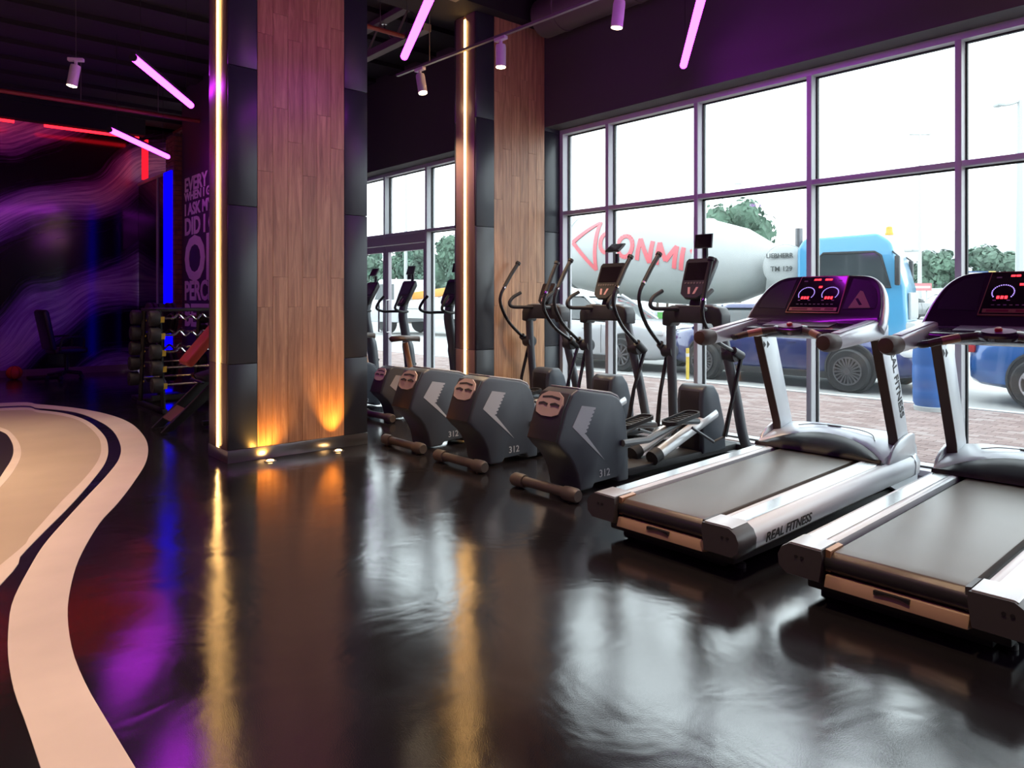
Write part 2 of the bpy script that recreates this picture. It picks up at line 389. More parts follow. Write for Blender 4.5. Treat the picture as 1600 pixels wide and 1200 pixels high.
obj('trim_2', G().box(UW, 6.25, 6.14, 6.54, 0, ZH), M_wallk, kind='structure', label='dark wall pier behind the window column')
# double entrance door
M_dframe = mat('door_aluminium', (.5,.46,.5), .4)
dr = obj('door_1', G().box(UW+.01, UW+.14, 8.93, 11.19, 2.21, 2.342), M_dframe, kind='structure', label='double glass entrance door with aluminium frame')
for a, b in ((8.932, 10.055), (10.065, 11.188)):
    g = G(); g.box(UW+.03, UW+.09, a, a+.075, .01, 2.2); g.box(UW+.03, UW+.09, b-.075, b, .01, 2.2)
    g.box(UW+.03, UW+.09, a+.075, b-.075, .01, .13); g.box(UW+.03, UW+.09, a+.075, b-.075, 2.10, 2.2)
    lf = obj('door_leaf', g, M_dframe, dr)
    obj('pane', G().box(UW+.055, UW+.063, a+.075, b-.075, .13, 2.10), M_glass, lf, flat=True)
    hy = b-.1 if b < 10.06 else a+.1
    obj('door_handle', G().tube([(UW+.03, hy, .85), (UW-.03, hy, .85), (UW-.03, hy, 1.35), (UW+.03, hy, 1.35)], .014), M_steel, lf)
obj('door_sign', G().box(UW+.044, UW+.054, 9.28, 9.46, 1.66, 1.80), M_blackpl, dr, label='small black rectangular sign on the door glass')

# ================================================================ COLUMNS
def column(u0, u1, v0, v1, label, sfx):
    root = obj('trim_'+sfx, G().box(u0+.03, u1-.03, v0+.03, v1-.03, 0, 4.43), M_ceil, kind='structure', label=label)
    obj('column_base', G().box(u0, u1, v0-.002, v1+.002, 0, .105, .004), M_steel, root, 'brushed steel skirting around the column foot')
    wl, wr = u0+.252, u1-.245
    zs = [.108, .82, 2.14, 3.3, 4.43]
    for z0, z1 in zip(zs, zs[1:]):
        for a, b in ((u0+.006, wl-.003), (wr+.003, u1-.006)):
            obj('black_panel', G().box(a, b, v0, v0+.03, z0, z1-.005, .002), M_dark, root)
        obj('black_panel', G().box(u1-.03, u1, v0+.034, v1-.004, z0, z1-.005, .002), M_dark, root)
        obj('black_panel', G().box(u0+.006, u1-.006, v1-.03, v1, z0, z1-.005, .002), M_dark, root)
    # bronze side that carries the light strip
    M_br = mat('bronze_panel', (.32,.21,.17), .34, .25, bump=.04, bscale=14)
    vm = (v0+v1)/2
    for a, b in ((v0+.034, vm-.016), (vm+.016, v1-.034)):
        for z0, z1 in ((.108, .82), (.82, 4.43)):
            obj('bronze_panel', G().box(u0, u0+.03, a, b, z0, z1-.004, .002), M_br, root)
    obj('strip_channel', G().box(u0+.012, u0+.03, vm-.016, vm+.016, .108, 4.40), M_white, root)
    obj('led_strip', G().tube([(u0+.006, vm, .11), (u0+.006, vm, 4.38)], .015, 10), M_led, root, 'glowing warm white vertical light strip')
    n = 6; w = (wr-wl)/n
    for i in range(n):
        y = [.108, 1.29+.26*(i % 2), 2.45+.28*((i*2) % 3), 3.62+.2*(i % 2), 4.43]
        for z0, z1 in zip(y, y[1:]):
            obj('wood_plank', G().box(wl+i*w+.0006, wl+(i+1)*w-.0006, v0+.002, v0+.03, z0, z1-.001, .0015, 1), M_wood, root)
    return root
column(2.22, 3.53, 6.11, 6.57, 'large freestanding column with walnut planks and black panels', '3')
column(4.85, 6.10, 6.14, 6.53, 'walnut and black column standing at the window wall', '4')
M_upl = glow('uplight_lens', (1.0, .55, .2), 14.0)
for i, (u, v) in enumerate(((2.53, 5.985), (3.16, 5.985))):
    r = empty('floor_uplight', (u, v, 0), 0, 'small recessed floor uplight at column foot, %s' % ('nearer the glowing strip' if i == 0 else 'nearer the ellipticals'), 'uplight', 'recessed uplights in front of the wood column')
    obj('trim_ring', G().lathe([(.03,.0005),(.05,.0005),(.05,.004),(.042,.006),(.031,.005)], 24), M_steel, r)
    obj('lens', G().lathe([(.001,.001),(.031,.001),(.029,.008),(.018,.013),(.001,.015)], 20), M_upl, r)
    ld = bpy.data.lights.new('uplight_beam', 'SPOT'); ld.energy = 9 if i == 0 else 24; ld.color = (1, .46, .07); ld.spot_size = R(110 if i == 0 else 62); ld.spot_blend = 1.0; ld.shadow_soft_size = .02
    lo = bpy.data.objects.new('uplight_beam', ld); COL.objects.link(lo); lo.parent = r; lo.location = (0, 0, .022); lo.rotation_euler = (R(180-(30 if i == 0 else 14)), 0, 0)

# ================================================================ TEXT WALL, BRICK PIER, GLASS SIDE
tw = obj('wall_text', G().box(3.81, 4.4, 9.2, 12.5, 0, H), mat('plum_wall_paint', (.06,.045,.07), .6), kind='structure', label='dark wall with large pink block lettering')
M_let = mat('pink_lettering', (.92,.80,.86), .5)
for s, z0, z1, xs in (('EVERY NIGHT', 3.08, 3.29, .62), ('WHEN I GO TO BED', 2.93, 3.06, .70), ('I ASK MYSELF', 2.70, 2.88, .62), ('DID I GET', 2.39, 2.65, .58), ('ONE', 1.68, 2.345, .62), ('PERCENT', 1.36, 1.65, .56), ('BETTER', .95, 1.29, .54)):
    put_text('lettering', s, (z1-z0)/.70, M_let, tw, (3.809, 12.36, z0), (0, -1, 0), (0, 0, 1), xs=xs*2.0, bold=.03, thick=.006)
bp_ = obj('trim_5', G().box(3.71, 4.4, 12.52, 12.97, 0, 4.05), mat('mortar', (.10,.07,.06), .9), kind='structure', label='narrow brick pier washed by blue light')
g = G()
for k in range(50):
    z = .01+k*.08
    sh = .11 if k % 2 else 0
    for a, b in ((12.515, 12.735-sh), (12.745-sh, 12.955)):
        g.box(3.69, 3.80, a, b, z, z+.068, .004, 1)
    g.box(3.803, 3.95, 12.505, 12.56, z, z+.068, .004, 1)
obj('brickwork', g, mat('brown_brick', (.24,.10,.06), .85, var=.35, vscale=9), bp_, kind='stuff', label='narrow courses of brown brick')
obj('blue_light_panel', G().box(3.655, 3.688, 12.58, 12.96, .12, 3.45, .006), M_blue, bp_, 'tall blue glowing panel on the pier side')
# dark glass partition between mural and pier
gl = obj('wall_partition', G().box(3.9, 3.96, 12.99, 13.05, 0, 3.6), M_dframe, kind='structure', label='dark glass partition beside the mural')
M_dglass = mat('dark_tinted_glass', (.012,.012,.02), .06)
for a, b in ((13.05, 14.2), (14.26, 15.49)):
    obj('pane', G().box(3.92, 3.94, a, b, .06, 3.55), M_dglass, gl, flat=True)
for a in (14.2, ): obj('post', G().box(3.9, 3.96, a, a+.06, 0, 3.6), M_dframe, gl)
obj('head_rail', G().box(3.9, 3.96, 13.05, 15.49, 3.55, 3.6), M_dframe, gl)
obj('red_lit_corner', G().box(3.86, 3.90, 14.75, 15.05, 3.62, 4.33), glow('red_corner_glow', (1.0, .012, .03), .75), gl, 'short upright corner, the red light on it put in as glow')  # no lamp: red light on a corner, put in as a glowing bar
# red cove light over the mural
cv = obj('trim_6', G().box(UL, 3.85, 14.75, 14.95, 4.4, H), M_ceil, kind='structure', label='dark bulkhead hiding a red light strip over the mural')
obj('red_led_strip', G().tube([(2.29, 15.02, 4.40), (3.8, 15.02, 4.40)], .035), M_red, cv, 'red light strip above the mural')
obj('red_led_strip', G().tube([(-3.2, 15.02, 4.40), (1.85, 15.02, 4.40)], .035), M_red, cv, 'red light strip above the mural, far left run')
obj('baseboard_far', G().box(UL, 3.9, VF-.02, VF, 0, .12), mat('rose_baseboard', (.3,.2,.2), .5), kind='structure', label='low baseboard under the mural')
# ================================================================ CEILING SERVICES
M_pipe_red = mat('red_ceiling_paint', (.30,.05,.035), .45)
M_galv = mat('dull_galvanised', (.16,.14,.13), .5, .3)
def pipe(name, pts, r, m, label, cat):
    o = obj(name, G().tube(pts, r, 10), m, label=label, cat=cat); return o
p = pipe('red_ceiling_run', [(2.4, 7.0, 4.3), (4.5, 7.0, 4.3)], .025, M_pipe_red, 'red sprinkler pipe near the ceiling between the columns', 'pipe')
for x in (3.0, 4.2): obj('hanger', G().tube([(x, 7.0, 4.3), (x, 7.0, H-.062)], .006, 6), M_galv, p)
obj('sprinkler_head', G().lathe([(.012,0),(.012,.05),(.03,.055),(.03,.06)], 12, (4.25, 7.0, 4.315)), M_chrome, p)
p = pipe('red_ceiling_run', [(-5.5, 11.6, 4.08), (3.79, 11.6, 4.08)], .03, M_pipe_red, 'long red-lit beam edge before the mural bulkhead, drawn as a red pipe', 'pipe')  # red light on a beam edge, put in as a red-painted pipe
for x in (-2.5, .5, 2.2, 3.2): obj('hanger', G().tube([(x, 11.6, 4.08), (x, 11.6, H-.062)], .006, 6), M_galv, p)
bm_ = obj('steel_joist', G().box(4.52, 4.62, 6.64, 15.4, 4.28, 4.36), M_galv, label='steel joist running along the window bay ceiling', cat='joist')
g = G()
obj('top_chord', G().box(4.52, 4.62, 6.64, 15.4, H-.125, H-.065), M_galv, bm_)
for k in range(14):
    y = 6.7+k*.62
    obj('web_bar', G().tube([(4.57, y, 4.36), (4.57, y+.31, H-.12), (4.57, y+.6, 4.36)], .014, 6), M_galv, bm_)
bm2 = obj('steel_joist', G().box(4.30, 4.40, -4.9, 5.9, 4.32, 4.40), M_galv, label='steel joist along the ceiling above the treadmills', cat='joist')
obj('top_chord', G().box(4.30, 4.40, -4.9, 5.9, H-.125, H-.065), M_galv, bm2)
for k in range(17):
    y = -4.8+k*.62
    obj('web_bar', G().tube([(4.35, y, 4.40), (4.35, y+.31, H-.12), (4.35, y+.6, 4.40)], .014, 6), M_galv, bm2)
d = obj('air_duct', G().lathe([(.21, 2.0), (.21, 5.9)], 24, (5.62, 0, 4.46), 'y'), M_galv, label='round grey air duct beside the window column top', cat='duct')
for y in (2.6, 3.6, 4.6, 5.6): obj('duct_band', G().lathe([(.205, y-.02), (.218, y-.02), (.218, y+.02), (.205, y+.02)], 24, (5.62, 0, 4.46), 'y'), M_galv, d)
for i, (u, v) in enumerate(((.6, 8.0), (-1.4, 7.6))):
    pipe('conduit', [(u-1.6, v+3.0, 4.62), (u+.2, v, 4.63), (u+1.5, v-2.4, 4.62)], .018, M_galv, ('thin conduit across the dark ceiling, nearer the column', 'thin conduit across the dark ceiling, farther left')[i], 'conduit')

# ================================================================ PURPLE TUBES
ZT = 3.45
def tube_light(a, b, label):
    a, b = Vector((a[0], a[1], ZT)), Vector((b[0], b[1], ZT)); m = (a+b)/2; L = (b-a).length; rz = math.atan2(b.y-a.y, b.x-a.x)
    r = empty('tube_light', m, rz, label, 'light', 'purple tube lights hung from the ceiling')
    obj('diffuser', G().tube([(-L/2, 0, 0), (L/2, 0, 0)], .032, 12), M_purple, r)
    g = G(); g.box(-L/2, L/2, -.02, .02, .030, .055); obj('housing', g, M_blackpl, r)
    for s in (-1, 1):
        obj('end_cap', G().tube([(s*L/2, 0, 0), (s*(L/2+.015), 0, 0)], .034, 12), M_blackpl, r)
        obj('cable', G().tube([(s*L*.4, 0, .055), (s*L*.4, 0, H-ZT-.064)], .0025, 5), M_blackpl, r)
tube_light((1.72, 6.96), (2.61, 8.26), 'purple tube light left of the large column, the longer-looking upper one')
tube_light((2.23, 10.1), (3.29, 11.44), 'purple tube light in front of the brick pier')
tube_light((3.47, 5.39), (2.80, 3.94), 'purple tube light just right of the large column')
tube_light((5.48, 3.95), (4.31, 2.95), 'purple tube light above the treadmills by the window wall')
tube_light((-.9, 12.3), (.4, 13.3), 'added purple tube light before the mural, unseen at far left')  # out of view, added for purple light near the mural
for a, b in (((1.0, 2.4), (2.2, 1.3)), ((4.9, .7), (3.9, -.6)), ((-1.6, 4.4), (-.6, 5.7)), ((-2.6, 8.6), (-1.2, 9.3)), ((.2, -1.2), (1.3, -2.3)), ((5.3, 11.6), (4.9, 13.0))):  # unseen tubes added to spread more purple light
    tube_light(a, b, 'added purple tube light overhead, out of view')

# ================================================================ TRACK SPOTS
M_head = mat('white_spot_housing', (.75,.72,.76), .4)
def spot_head(name, loc, tilt, rz, label, watts, size=70, col=(1, .72, .42), group='track spotlights'):
    r = empty(name, loc, rz, label, 'spotlight', group)
    obj('adapter', G().box(-.025, .025, -.075, .075, -.035, .0, .006), M_head, r)
    obj('yoke', G().box(-.012, .012, -.012, .012, -.075, -.03), M_head, r)
    Mx = Matrix.Translation((0, 0, -.07)) @ Matrix.Rotation(tilt, 4, 'X')
    g = G().lathe([(.03, 0), (.046, -.006), (.05, -.03), (.05, -.215), (.044, -.22), (.04, -.205)], 20); g.xf(Mx); obj('barrel', g, M_head, r)
    g = G().lathe([(.001, -.2), (.045, -.205), (.046, -.224), (.03, -.230), (.001, -.232)], 20); g.xf(Mx); obj('lens', g, M_lens, r)
    ld = bpy.data.lights.new('spot_beam', 'SPOT'); ld.energy = watts; ld.color = col; ld.spot_size = R(size); ld.spot_blend = .7; ld.shadow_soft_size = .04
    lo = bpy.data.objects.new('spot_beam', ld); COL.objects.link(lo); lo.parent = r
    lo.matrix_local = Mx @ Matrix.Translation((0, 0, -.27))
    return r
A, B = Vector((4.51, 7.15, 3.9)), Vector((4.75, 1.6, 3.9))
tr = obj('light_track', G().box(-.017, .017, 0, (B-A).length, -.012, .012), mat('grey_track', (.22,.2,.2), .4, .3), loc=A, rot=(0, 0, math.atan2(-(B-A).x, (B-A).y)), label='slim light track hung along the window side', cat='light track')
for t in (.6, 2.4, 4.4): obj('suspension_rod', G().tube([(0, t, .012), (0, t, H-3.964)], .005, 6), M_galv, tr)
rzt = tr.rotation_euler.z
def on_track(y): return A+(B-A)*((A.y-y)/(A.y-B.y)) - Vector((0, 0, .013))
spot_head('track_spotlight', on_track(6.72), R(14), rzt, 'small white spotlight at the far end of the light track', 110)
spot_head('track_spotlight', on_track(5.42), R(0), rzt, 'white cylinder spotlight in front of the window column wood', 110)
spot_head('track_spotlight', on_track(3.98), R(-8), rzt, 'white spotlight at the top edge above the ellipticals', 110)
r = spot_head('pendant_spotlight', (1.59, 8.62, 3.83), R(10), R(60), 'white spotlight hanging on a thin wire at upper left', 90, 90, group='hanging spotlights')
obj('wire', G().tube([(0, 0, 0), (0, 0, H-3.9)], .003, 5), M_galv, r)
for u, v, w in ((-.9, 5.6, 330), (-.6, 8.2, 300), (-2.2, 3.2, 200), (-.3, 2.6, 150), (2.2, 1.2, 150), (3.2, 3.6, 120), (1.2, 4.6, 90), (-2.4, 12.6, 160)):  # unseen spots added to light the floor and machines
    r = spot_head('pendant_spotlight', (u, v, 4.05), 0, 0, 'added white hanging spotlight overhead, out of view', w, 85, group='hanging spotlights')
    obj('wire', G().tube([(0, 0, 0), (0, 0, H-4.12)], .003, 5), M_galv, r)
# hexagonal light seen only as a reflection in the glossy mural
hx = empty('hexagon_light', (5.3, .2, 3.9), 0, 'warm hexagonal outline light hung above the treadmills', 'light')
for k in range(6):
    a, b = R(60*k), R(60*k+60)
    obj('light_bar', G().tube([(.5*math.cos(a), 0, .5*math.sin(a)), (.5*math.cos(b), 0, .5*math.sin(b))], .018, 8), M_led, hx)
obj('wire', G().tube([(0, 0, .43), (0, 0, H-3.965)], .003, 5), M_galv, hx)
# ================================================================ TREADMILLS
M_silver = mat('silver_paint', (.66,.68,.70), .30, .4, bump=.02, bscale=150)
M_rail = mat('brushed_aluminium_rail', (.66,.68,.70), .24, .9, bump=.04, bscale=40, stretch=(.6, 25, 25))
M_sidepl = mat('pearl_silver_side', (.74,.77,.80), .34, .1)
M_gun = mat('gunmetal_plastic', (.085,.08,.082), .38, .25)
M_belt = mat('treadmill_belt', (.115,.092,.070), .34, ior=1.6, bump=.12, bscale=420, var=.2, vscale=1.2)
M_face = mat('plum_black_console', (.035,.018,.040), .22, coat=.5)
M_gold = mat('copper_trim', (.50,.27,.16), .35, .6)
M_cap = mat('brown_rubber_cap', (.075,.045,.035), .45)
M_screen = mat('dark_screen', (.012,.008,.012), .12, coat=.6)
M_seg = glow('red_digits', (1.0, .02, .03), 3.2)
M_ring = glow('violet_ticks', (.42,.28,.9), 1.1)
M_sticker = mat('tan_sticker', (.62,.45,.28), .6)
M_hood = mat('pale_silver_hood', (.66,.70,.74), .28, .15)
M_lip = mat('dark_hood_lip', (.016,.014,.019), .38, ior=1.3)
M_print = mat('black_print', (.012,.012,.014), .5)
INC = .033
def zt(x): return .25+INC*x          # the deck rises gently towards the console
def treadmill(loc, label):
    T = empty('treadmill', loc, 0, label, 'treadmill', 'treadmills in a row facing the window')
    for s in (1, -1):
        # rail: top plate profile in (y, z), swept along x
        prof = [(.30, -.02), (.302, -.002), (.315, .004), (.335, .004), (.34, 0), (.425, 0), (.455, -.008), (.478, -.03), (.487, -.065), (.482, -.115), (.46, -.135), (.32, -.135)]
        rings = [[(x, s*y, zt(x)+z*(1 if z > -.1 else 1+.12*x/2.2)) for y, z in prof] for x in (.13, .6, 1.1, 1.6, 2.14)]
        rl = obj('side_rail', G().loft(rings), M_sidepl, T, ang=50)
        obj('foot_plate', G().loft([[(x, s*y, zt(x)+z) for y, z in ((.342, .001), (.342, .006), (.422, .006), (.428, .001))] for x in (.14, 1.72)]), M_rail, rl, 'brushed metal foot rail top')
        # rear cap
        pc = [(.285, -.03), (.29, .004), (.44, .006), (.478, -.02), (.495, -.06), (.49, -.115), (.455, -.145), (.30, -.145)]
        c = G().loft([[(x, s*(y*(1 if x > .02 else .985)), zt(x)+z*(1 if x > .02 else .9)) for y, z in pc] for x in (0, .03, .15)])
        cp = obj('rear_cap', c, M_gun, T, ang=45)
        obj('cap_top', G().loft([[(x, s*y, zt(x)+z) for y, z in ((.292, .004), (.292, .009), (.43, .010), (.445, .004))] for x in (.012, .155)]), M_silver, cp)
        for dx in (-.028, .0): obj('screw', G().tube([(-.003, s*(.40)+dx, .205), (.004, s*(.40)+dx, .205)], .008, 10), M_blackpl, cp)
        # front cap
        obj('rail_end_cap', G().loft([[(x, s*y*q, zt(x)+z*q) for y, z in ((.33, .004), (.43, .004), (.468, -.01), (.492, -.05), (.487, -.13), (.455, -.155), (.33, -.155))] for x, q in ((2.14, 1.0), (2.205, 1.0), (2.22, .985))]), M_silver, T)
        obj('roller_guard', G().loft([[(x, s*y, zt(x)+z) for y, z in ((.262, -.09), (.262, .002), (.284, .006), (.284, -.09))] for x in (.04, .16)]), M_gold if s > 0 else M_gun, T)
        obj('levelling_foot', G().lathe([(.03, 0), (.03, .02), (.012, .024), (.012, .11)], 14, (.22, s*.36, 0)), M_rubber, T)
        obj('front_wheel', G().lathe([(.02, -.02), (.045, -.018), (.05, 0), (.045, .018), (.02, .02)], 18, (1.98, s*.40, .05), 'y'), M_rubber, T)
        obj('wheel_bracket', G().box(1.86, 2.02, s*.36-.012, s*.36+.012, .045, .19), M_blackpl, T)
        # uprights
        for_u = lambda q: q
        yo, yi = .44, .385
        pu = [(1.985, .30), (2.15, .30), (2.145, .45), (1.90, 1.12), (1.69, 1.12), (1.965, .45)]
        up = obj('upright', G().prism(pu, 'xz', s*yi, s*yo, .006), M_sidepl, T)
        pd = [(1.980, .30), (1.987, .30), (1.967, .45), (1.692, 1.12), (1.683, 1.12), (1.958, .45)]
        obj('rear_edge_strip', G().prism(pd, 'xz', s*(yi-.004), s*(yo+.001)), M_cap, up, 'dark brown strip on the rear edge')
        # fan-shaped foot cover outside the upright
        fan = [(1.78, .30)] + [(1.80+.36*(1-math.cos(R(a))), .31+.15*math.sin(R(a))) for a in range(10, 91, 16)] + [(2.2, .45), (2.2, .30)]
        obj('foot_cover', G().prism(fan, 'xz', s*.441, s*.462, .006), M_silver, T)
        # handrail
        hp = [(1.06, 1.115), (1.12, 1.15), (1.68, 1.225), (1.80, 1.20), (1.80, 1.07), (1.66, 1.10), (1.12, 1.062)]
        hr = obj('handrail', G().prism(hp, 'xz', s*.375, s*.455, .018, 3), M_silver, T)
        obj('grip_pad', G().prism([(1.14, 1.1535), (1.62, 1.218), (1.62, 1.224), (1.14, 1.160)], 'xz', s*.39, s*.44, .002), M_sidepl, hr)
        obj('rail_cap', G().lathe([(.02, .985), (.042, .99), (.052, 1.015), (.055, 1.05), (.052, 1.12)], 16, (0, s*.415, 1.105), 'x'), M_cap, hr, 'brown rubber end cap')
        hs = G()
        for a in (0, .05):
            hs.prism([(1.735+a, 1.055), (1.765+a, 1.03), (1.735+a, 1.005)], 'xz', s*(yi+.001), s*(yi-.003)) if s > 0 else hs.prism([(1.735+a, 1.055), (1.765+a, 1.03), (1.735+a, 1.005)], 'xz', s*(yo+.002), s*(yo-.002))
        obj('arrow_mark', hs, M_print, up)
    # belt with roller ends
    bp = [(.02+.0, .165), (.0, .19), (.005, .225), (.03, zt(.03)-.004), (.10, zt(.1)-.002), (.9, zt(.9)-.002), (1.76, zt(1.76)-.002), (1.76, zt(1.76)-.06), (.1, .17)]
    obj('running_belt', G().prism([(x+.035, z) for x, z in bp], 'xz', -.262, .262, .008), M_belt, T)
    obj('deck_board', G().prism([(.09, .14), (1.8, .18), (1.8, zt(1.8)-.03), (.09, zt(.09)-.04)], 'xz', -.30, .30), M_blackpl, T)
    obj('roller_bar', G().tube([(.075, -.285, .195), (.075, .285, .195)], .045, 16), M_blackpl, T)
    gd = obj('rear_guard', G().prism([(.03, .150), (.012, .100), (.09, .085), (.12, .11), (.12, .150)], 'xz', -.28, .28, .004), mat('rose_beige_guard', (.40,.265,.18), .4), T, 'copper-toned guard under the roller')
    obj('guard_handle', G().prism([(y_, .125+.018*math.cos(R(y_*1100))) for y_ in (-.07, -.05, -.025, 0, .025, .05, .07)] + [(.07, .147), (-.07, .147)], 'yz', .012, .03), M_blackpl, gd)
    obj('base_frame', G().box(.10, 2.05, -.40, .40, .045, .115, .01), M_rubber, T)
    obj('rear_skirt', G().box(.13, .2, -.33, .33, .012, .11, .006), M_rubber, T)
    # motor hood
    ys = [-.44+.88*k/16 for k in range(17)]
    def crest(y): return zt(1.7)+.012+.112*(1-(abs(y)/.44)**2.0)
    def cx(y): return fx(y)+.02+.155*(1-(abs(y)/.44)**2.6)
    def fx(y): return 1.705+.02*math.cos(y*3.5)
    rings = []
    for y in ys:
        rings.append([(fx(y), y, zt(1.7)+.006), (fx(y)+.012, y, zt(1.7)+.03), (fx(y)+(cx(y)-fx(y))*.55, y, zt(1.7)+(crest(y)-zt(1.7))*.70+.004), (cx(y), y, crest(y)), (cx(y)+.03, y, crest(y)-.01), (1.98, y, .25)])
    obj('hood_lip', G().loft(rings), M_lip, T, 'dark curved lip of the motor hood', ang=60)
    rings = []
    for y in ys:
        e = (abs(y)/.44)
        top = .452-.03*e**4
        rings.append([(cx(y)+.004, y, .2), (cx(y)+.004, y, crest(y)-.012), (cx(y)+.05, y, min(top, crest(y)+.012)+(0 if e < .6 else .012)), (2.12, y, top+.004), (2.23, y, top-.01), (2.285, y, top-.07), (2.30, y, .2), (2.30, y, .09), (2.0, y, .09)])
    hd = obj('motor_hood', G().loft(rings), M_hood, T, 'pale silver motor hood', ang=60)
    g = G(); g.tube(cr([(2.00, .26, .442), (2.03, .16, .458), (2.045, 0, .4605), (2.03, -.16, .458), (2.00, -.26, .442), (1.93, -.31, .415)], 6), .003, 6); obj('hood_seam', g, M_gun, hd)
    obj('hood_badge', G().prism([(2.075+.018*math.cos(R(a)), .05*math.sin(R(a))+.03) for a in range(0, 360, 24)], 'xy', .454, .4605), M_gun, hd)
    # console shell: outline in (y, s) on the tilted face plane
    import mathutils
    bx, bz, tx, tz_ = 1.66, 1.215, 1.90, 1.515
    dx, dz = tx-bx, tz_-bz
    nx, nz = -dz/math.hypot(dx, dz), dx/math.hypot(dx, dz)
    def cp(y, s_, n_=0): return (bx+dx*s_+nx*n_, y, bz+dz*s_+nz*n_)
    half = cr([(0, 1.0, 0), (.22, .99, 0), (.33, .93, 0), (.405, .72, 0), (.452, .36, 0), (.475, 0.0, 0)], 5)
    out = [(p.x, p.y) for p in half] + [(-p.x, p.y) for p in reversed(half)][:-1] 
    out = [(p.x, p.y) for p in half] + [(.47, -.10), (-.47, -.10)] + [(-p.x, p.y) for p in reversed(half)][:-1]
    def ringp(k, n_, off=0): return [cp(y*k, .42+(s_-.42)*k, n_) for y, s_ in out]
    obj('console_shell', G().loft([ringp(.97, .012), ringp(1.0, .004), ringp(1.015, -.02), ringp(1.01, -.06), ringp(.96, -.105), ringp(.86, -.135)]), M_silver, T, 'silver console shell', ang=50)
    fc = obj('console_face', G().loft([ringp(.965, .008), ringp(.955, .016), ringp(.93, .014)]), M_face, T, 'plum-black console face', ang=50)
    # side pockets
    for s in (1, -1):
        pk = [(s*.20, .90), (s*.30, .84), (s*.37, .66), (s*.405, .40), (s*.405, .24), (s*.20, .22)]
        pkt = obj('side_pocket', G().loft([[cp(y, v, .0175) for y, v in pk], [cp(y, v, .010) for y, v in pk]]), M_blackpl, fc)
        if s < 0:
            stk = [(-.235, .24), (-.275, .62), (-.295, .60), (-.375, .25)]
            obj('pocket_sticker', G().loft([[cp(y, v, .0195) for y, v in stk], [cp(y, v, .017) for y, v in stk]]), M_sticker, pkt)
            obj('sticker_mark', G().loft([[cp(y, v, .0205) for y, v in ((-.262, .44), (-.30, .30), (-.318, .31), (-.278, .45))], [cp(y, v, .0193) for y, v in ((-.262, .44), (-.30, .30), (-.318, .31), (-.278, .45))]]), M_print, pkt)
    pan = [(.185, .12), (.165, .955), (-.165, .955), (-.185, .12)]
    ps = obj('display_frame', G().loft([[cp(y, v, .0225) for y, v in pan], [cp(y, v, .012) for y, v in pan]]), M_gold, fc)
    pan2 = [(.179, .14), (.160, .94), (-.160, .94), (-.179, .14)]
    sc = obj('display_screen', G().loft([[cp(y, v, .0235) for y, v in pan2], [cp(y, v, .02) for y, v in pan2]]), M_screen, fc)
    def bar(g, y, v, w, h, n_=.0245):
        q = [(y-w/2, v-h/2), (y+w/2, v-h/2), (y+w/2, v+h/2), (y-w/2, v+h/2)]
        g.loft([[cp(a, b, n_) for a, b in q], [cp(a, b, .0225) for a, b in q]])
    gr = G(); gd_ = G(); gt = G()
    for cy in (.083, -.083):
        for k in range(22):
            a = R(-35+k*250/21)
            bar(gr, cy+.055*math.cos(a), .55+.055*math.sin(a)/.385, .006, .016)
        for k in range(3): bar(gd_, cy-.02+.02*k, .455, .014, .055)
        bar(gt, cy-.035, .40, .016, .02); bar(gt, cy+.035, .40, .016, .02)
    for y in (.02, .04, -.02, -.04): bar(gd_, y*1.3, .87, .022, .035)
    bar(gd_, 0, .70, .022, .04)
    for y in (.12, -.12): bar(gt, y, .84, .026, .02)
    for k in range(9): bar(gt, -.12+.03*k, .31, .016, .012)
    obj('gauge_ticks', gr, M_ring, sc); obj('red_readout', gd_, M_seg, sc); obj('button_marks', gt, mat('pale_print', (.45,.38,.42), .5), sc)
    bs = G(); bar(bs, 0, .20, .33, .075); obj('key_strip', bs, M_gold, sc)
    bk = G(); bar(bk, .09, .20, .11, .04, .0255); bar(bk, -.03, .20, .06, .04, .0255); bar(bk, -.115, .20, .06, .04, .0255); obj('key_labels', bk, mat('dark_red_print', (.25,.05,.04), .5), sc)
    # tray between console and bar
    obj('console_tray', G().prism([(1.42, 1.13), (1.45, 1.165), (1.67, 1.205), (1.72, 1.19), (1.72, 1.09), (1.5, 1.10)], 'xz', -.37, .37, .01), M_face, T)
    obj('tray_mat', G().prism([(1.50, 1.176), (1.64, 1.201), (1.64, 1.206), (1.50, 1.181)], 'xz', -.2, .26, .002), mat('grey_tray_mat', (.2,.2,.22), .35), T)
    # front grip bar and pod
    gb = G().tube(cr([(1.27, .30, 1.11), (1.29, .25, 1.125), (1.36, .15, 1.15), (1.40, .06, 1.16), (1.40, -.06, 1.16), (1.36, -.15, 1.15), (1.29, -.25, 1.125), (1.27, -.30, 1.11)], 4), .021, 10)
    bar_ = obj('grip_bar', gb, M_cap, T, 'brown grip bar with sensor sleeves')
    for s in (1, -1):
        obj('bar_arm', G().tube(cr([(1.27, s*.30, 1.11), (1.27, s*.33, 1.105), (1.33, s*.36, 1.10), (1.42, s*.385, 1.11)], 4), .021, 10), M_blackpl, bar_)
        obj('sensor_sleeve', G().tube([(1.295, s*.245, 1.126), (1.345, s*.172, 1.146)], .0235, 12), M_gold, bar_)
    pod = obj('control_pod', G().lathe([(.02, -.03), (.07, -.025), (.092, 0), (.085, .014), (.05, .02), (.001, .021)], 24).xf(Matrix.Translation((1.40, 0, 1.165)) @ Matrix.Rotation(R(-22), 4, 'Y') @ Matrix.Diagonal((.62, 1.35, 1, 1))), M_face, T)
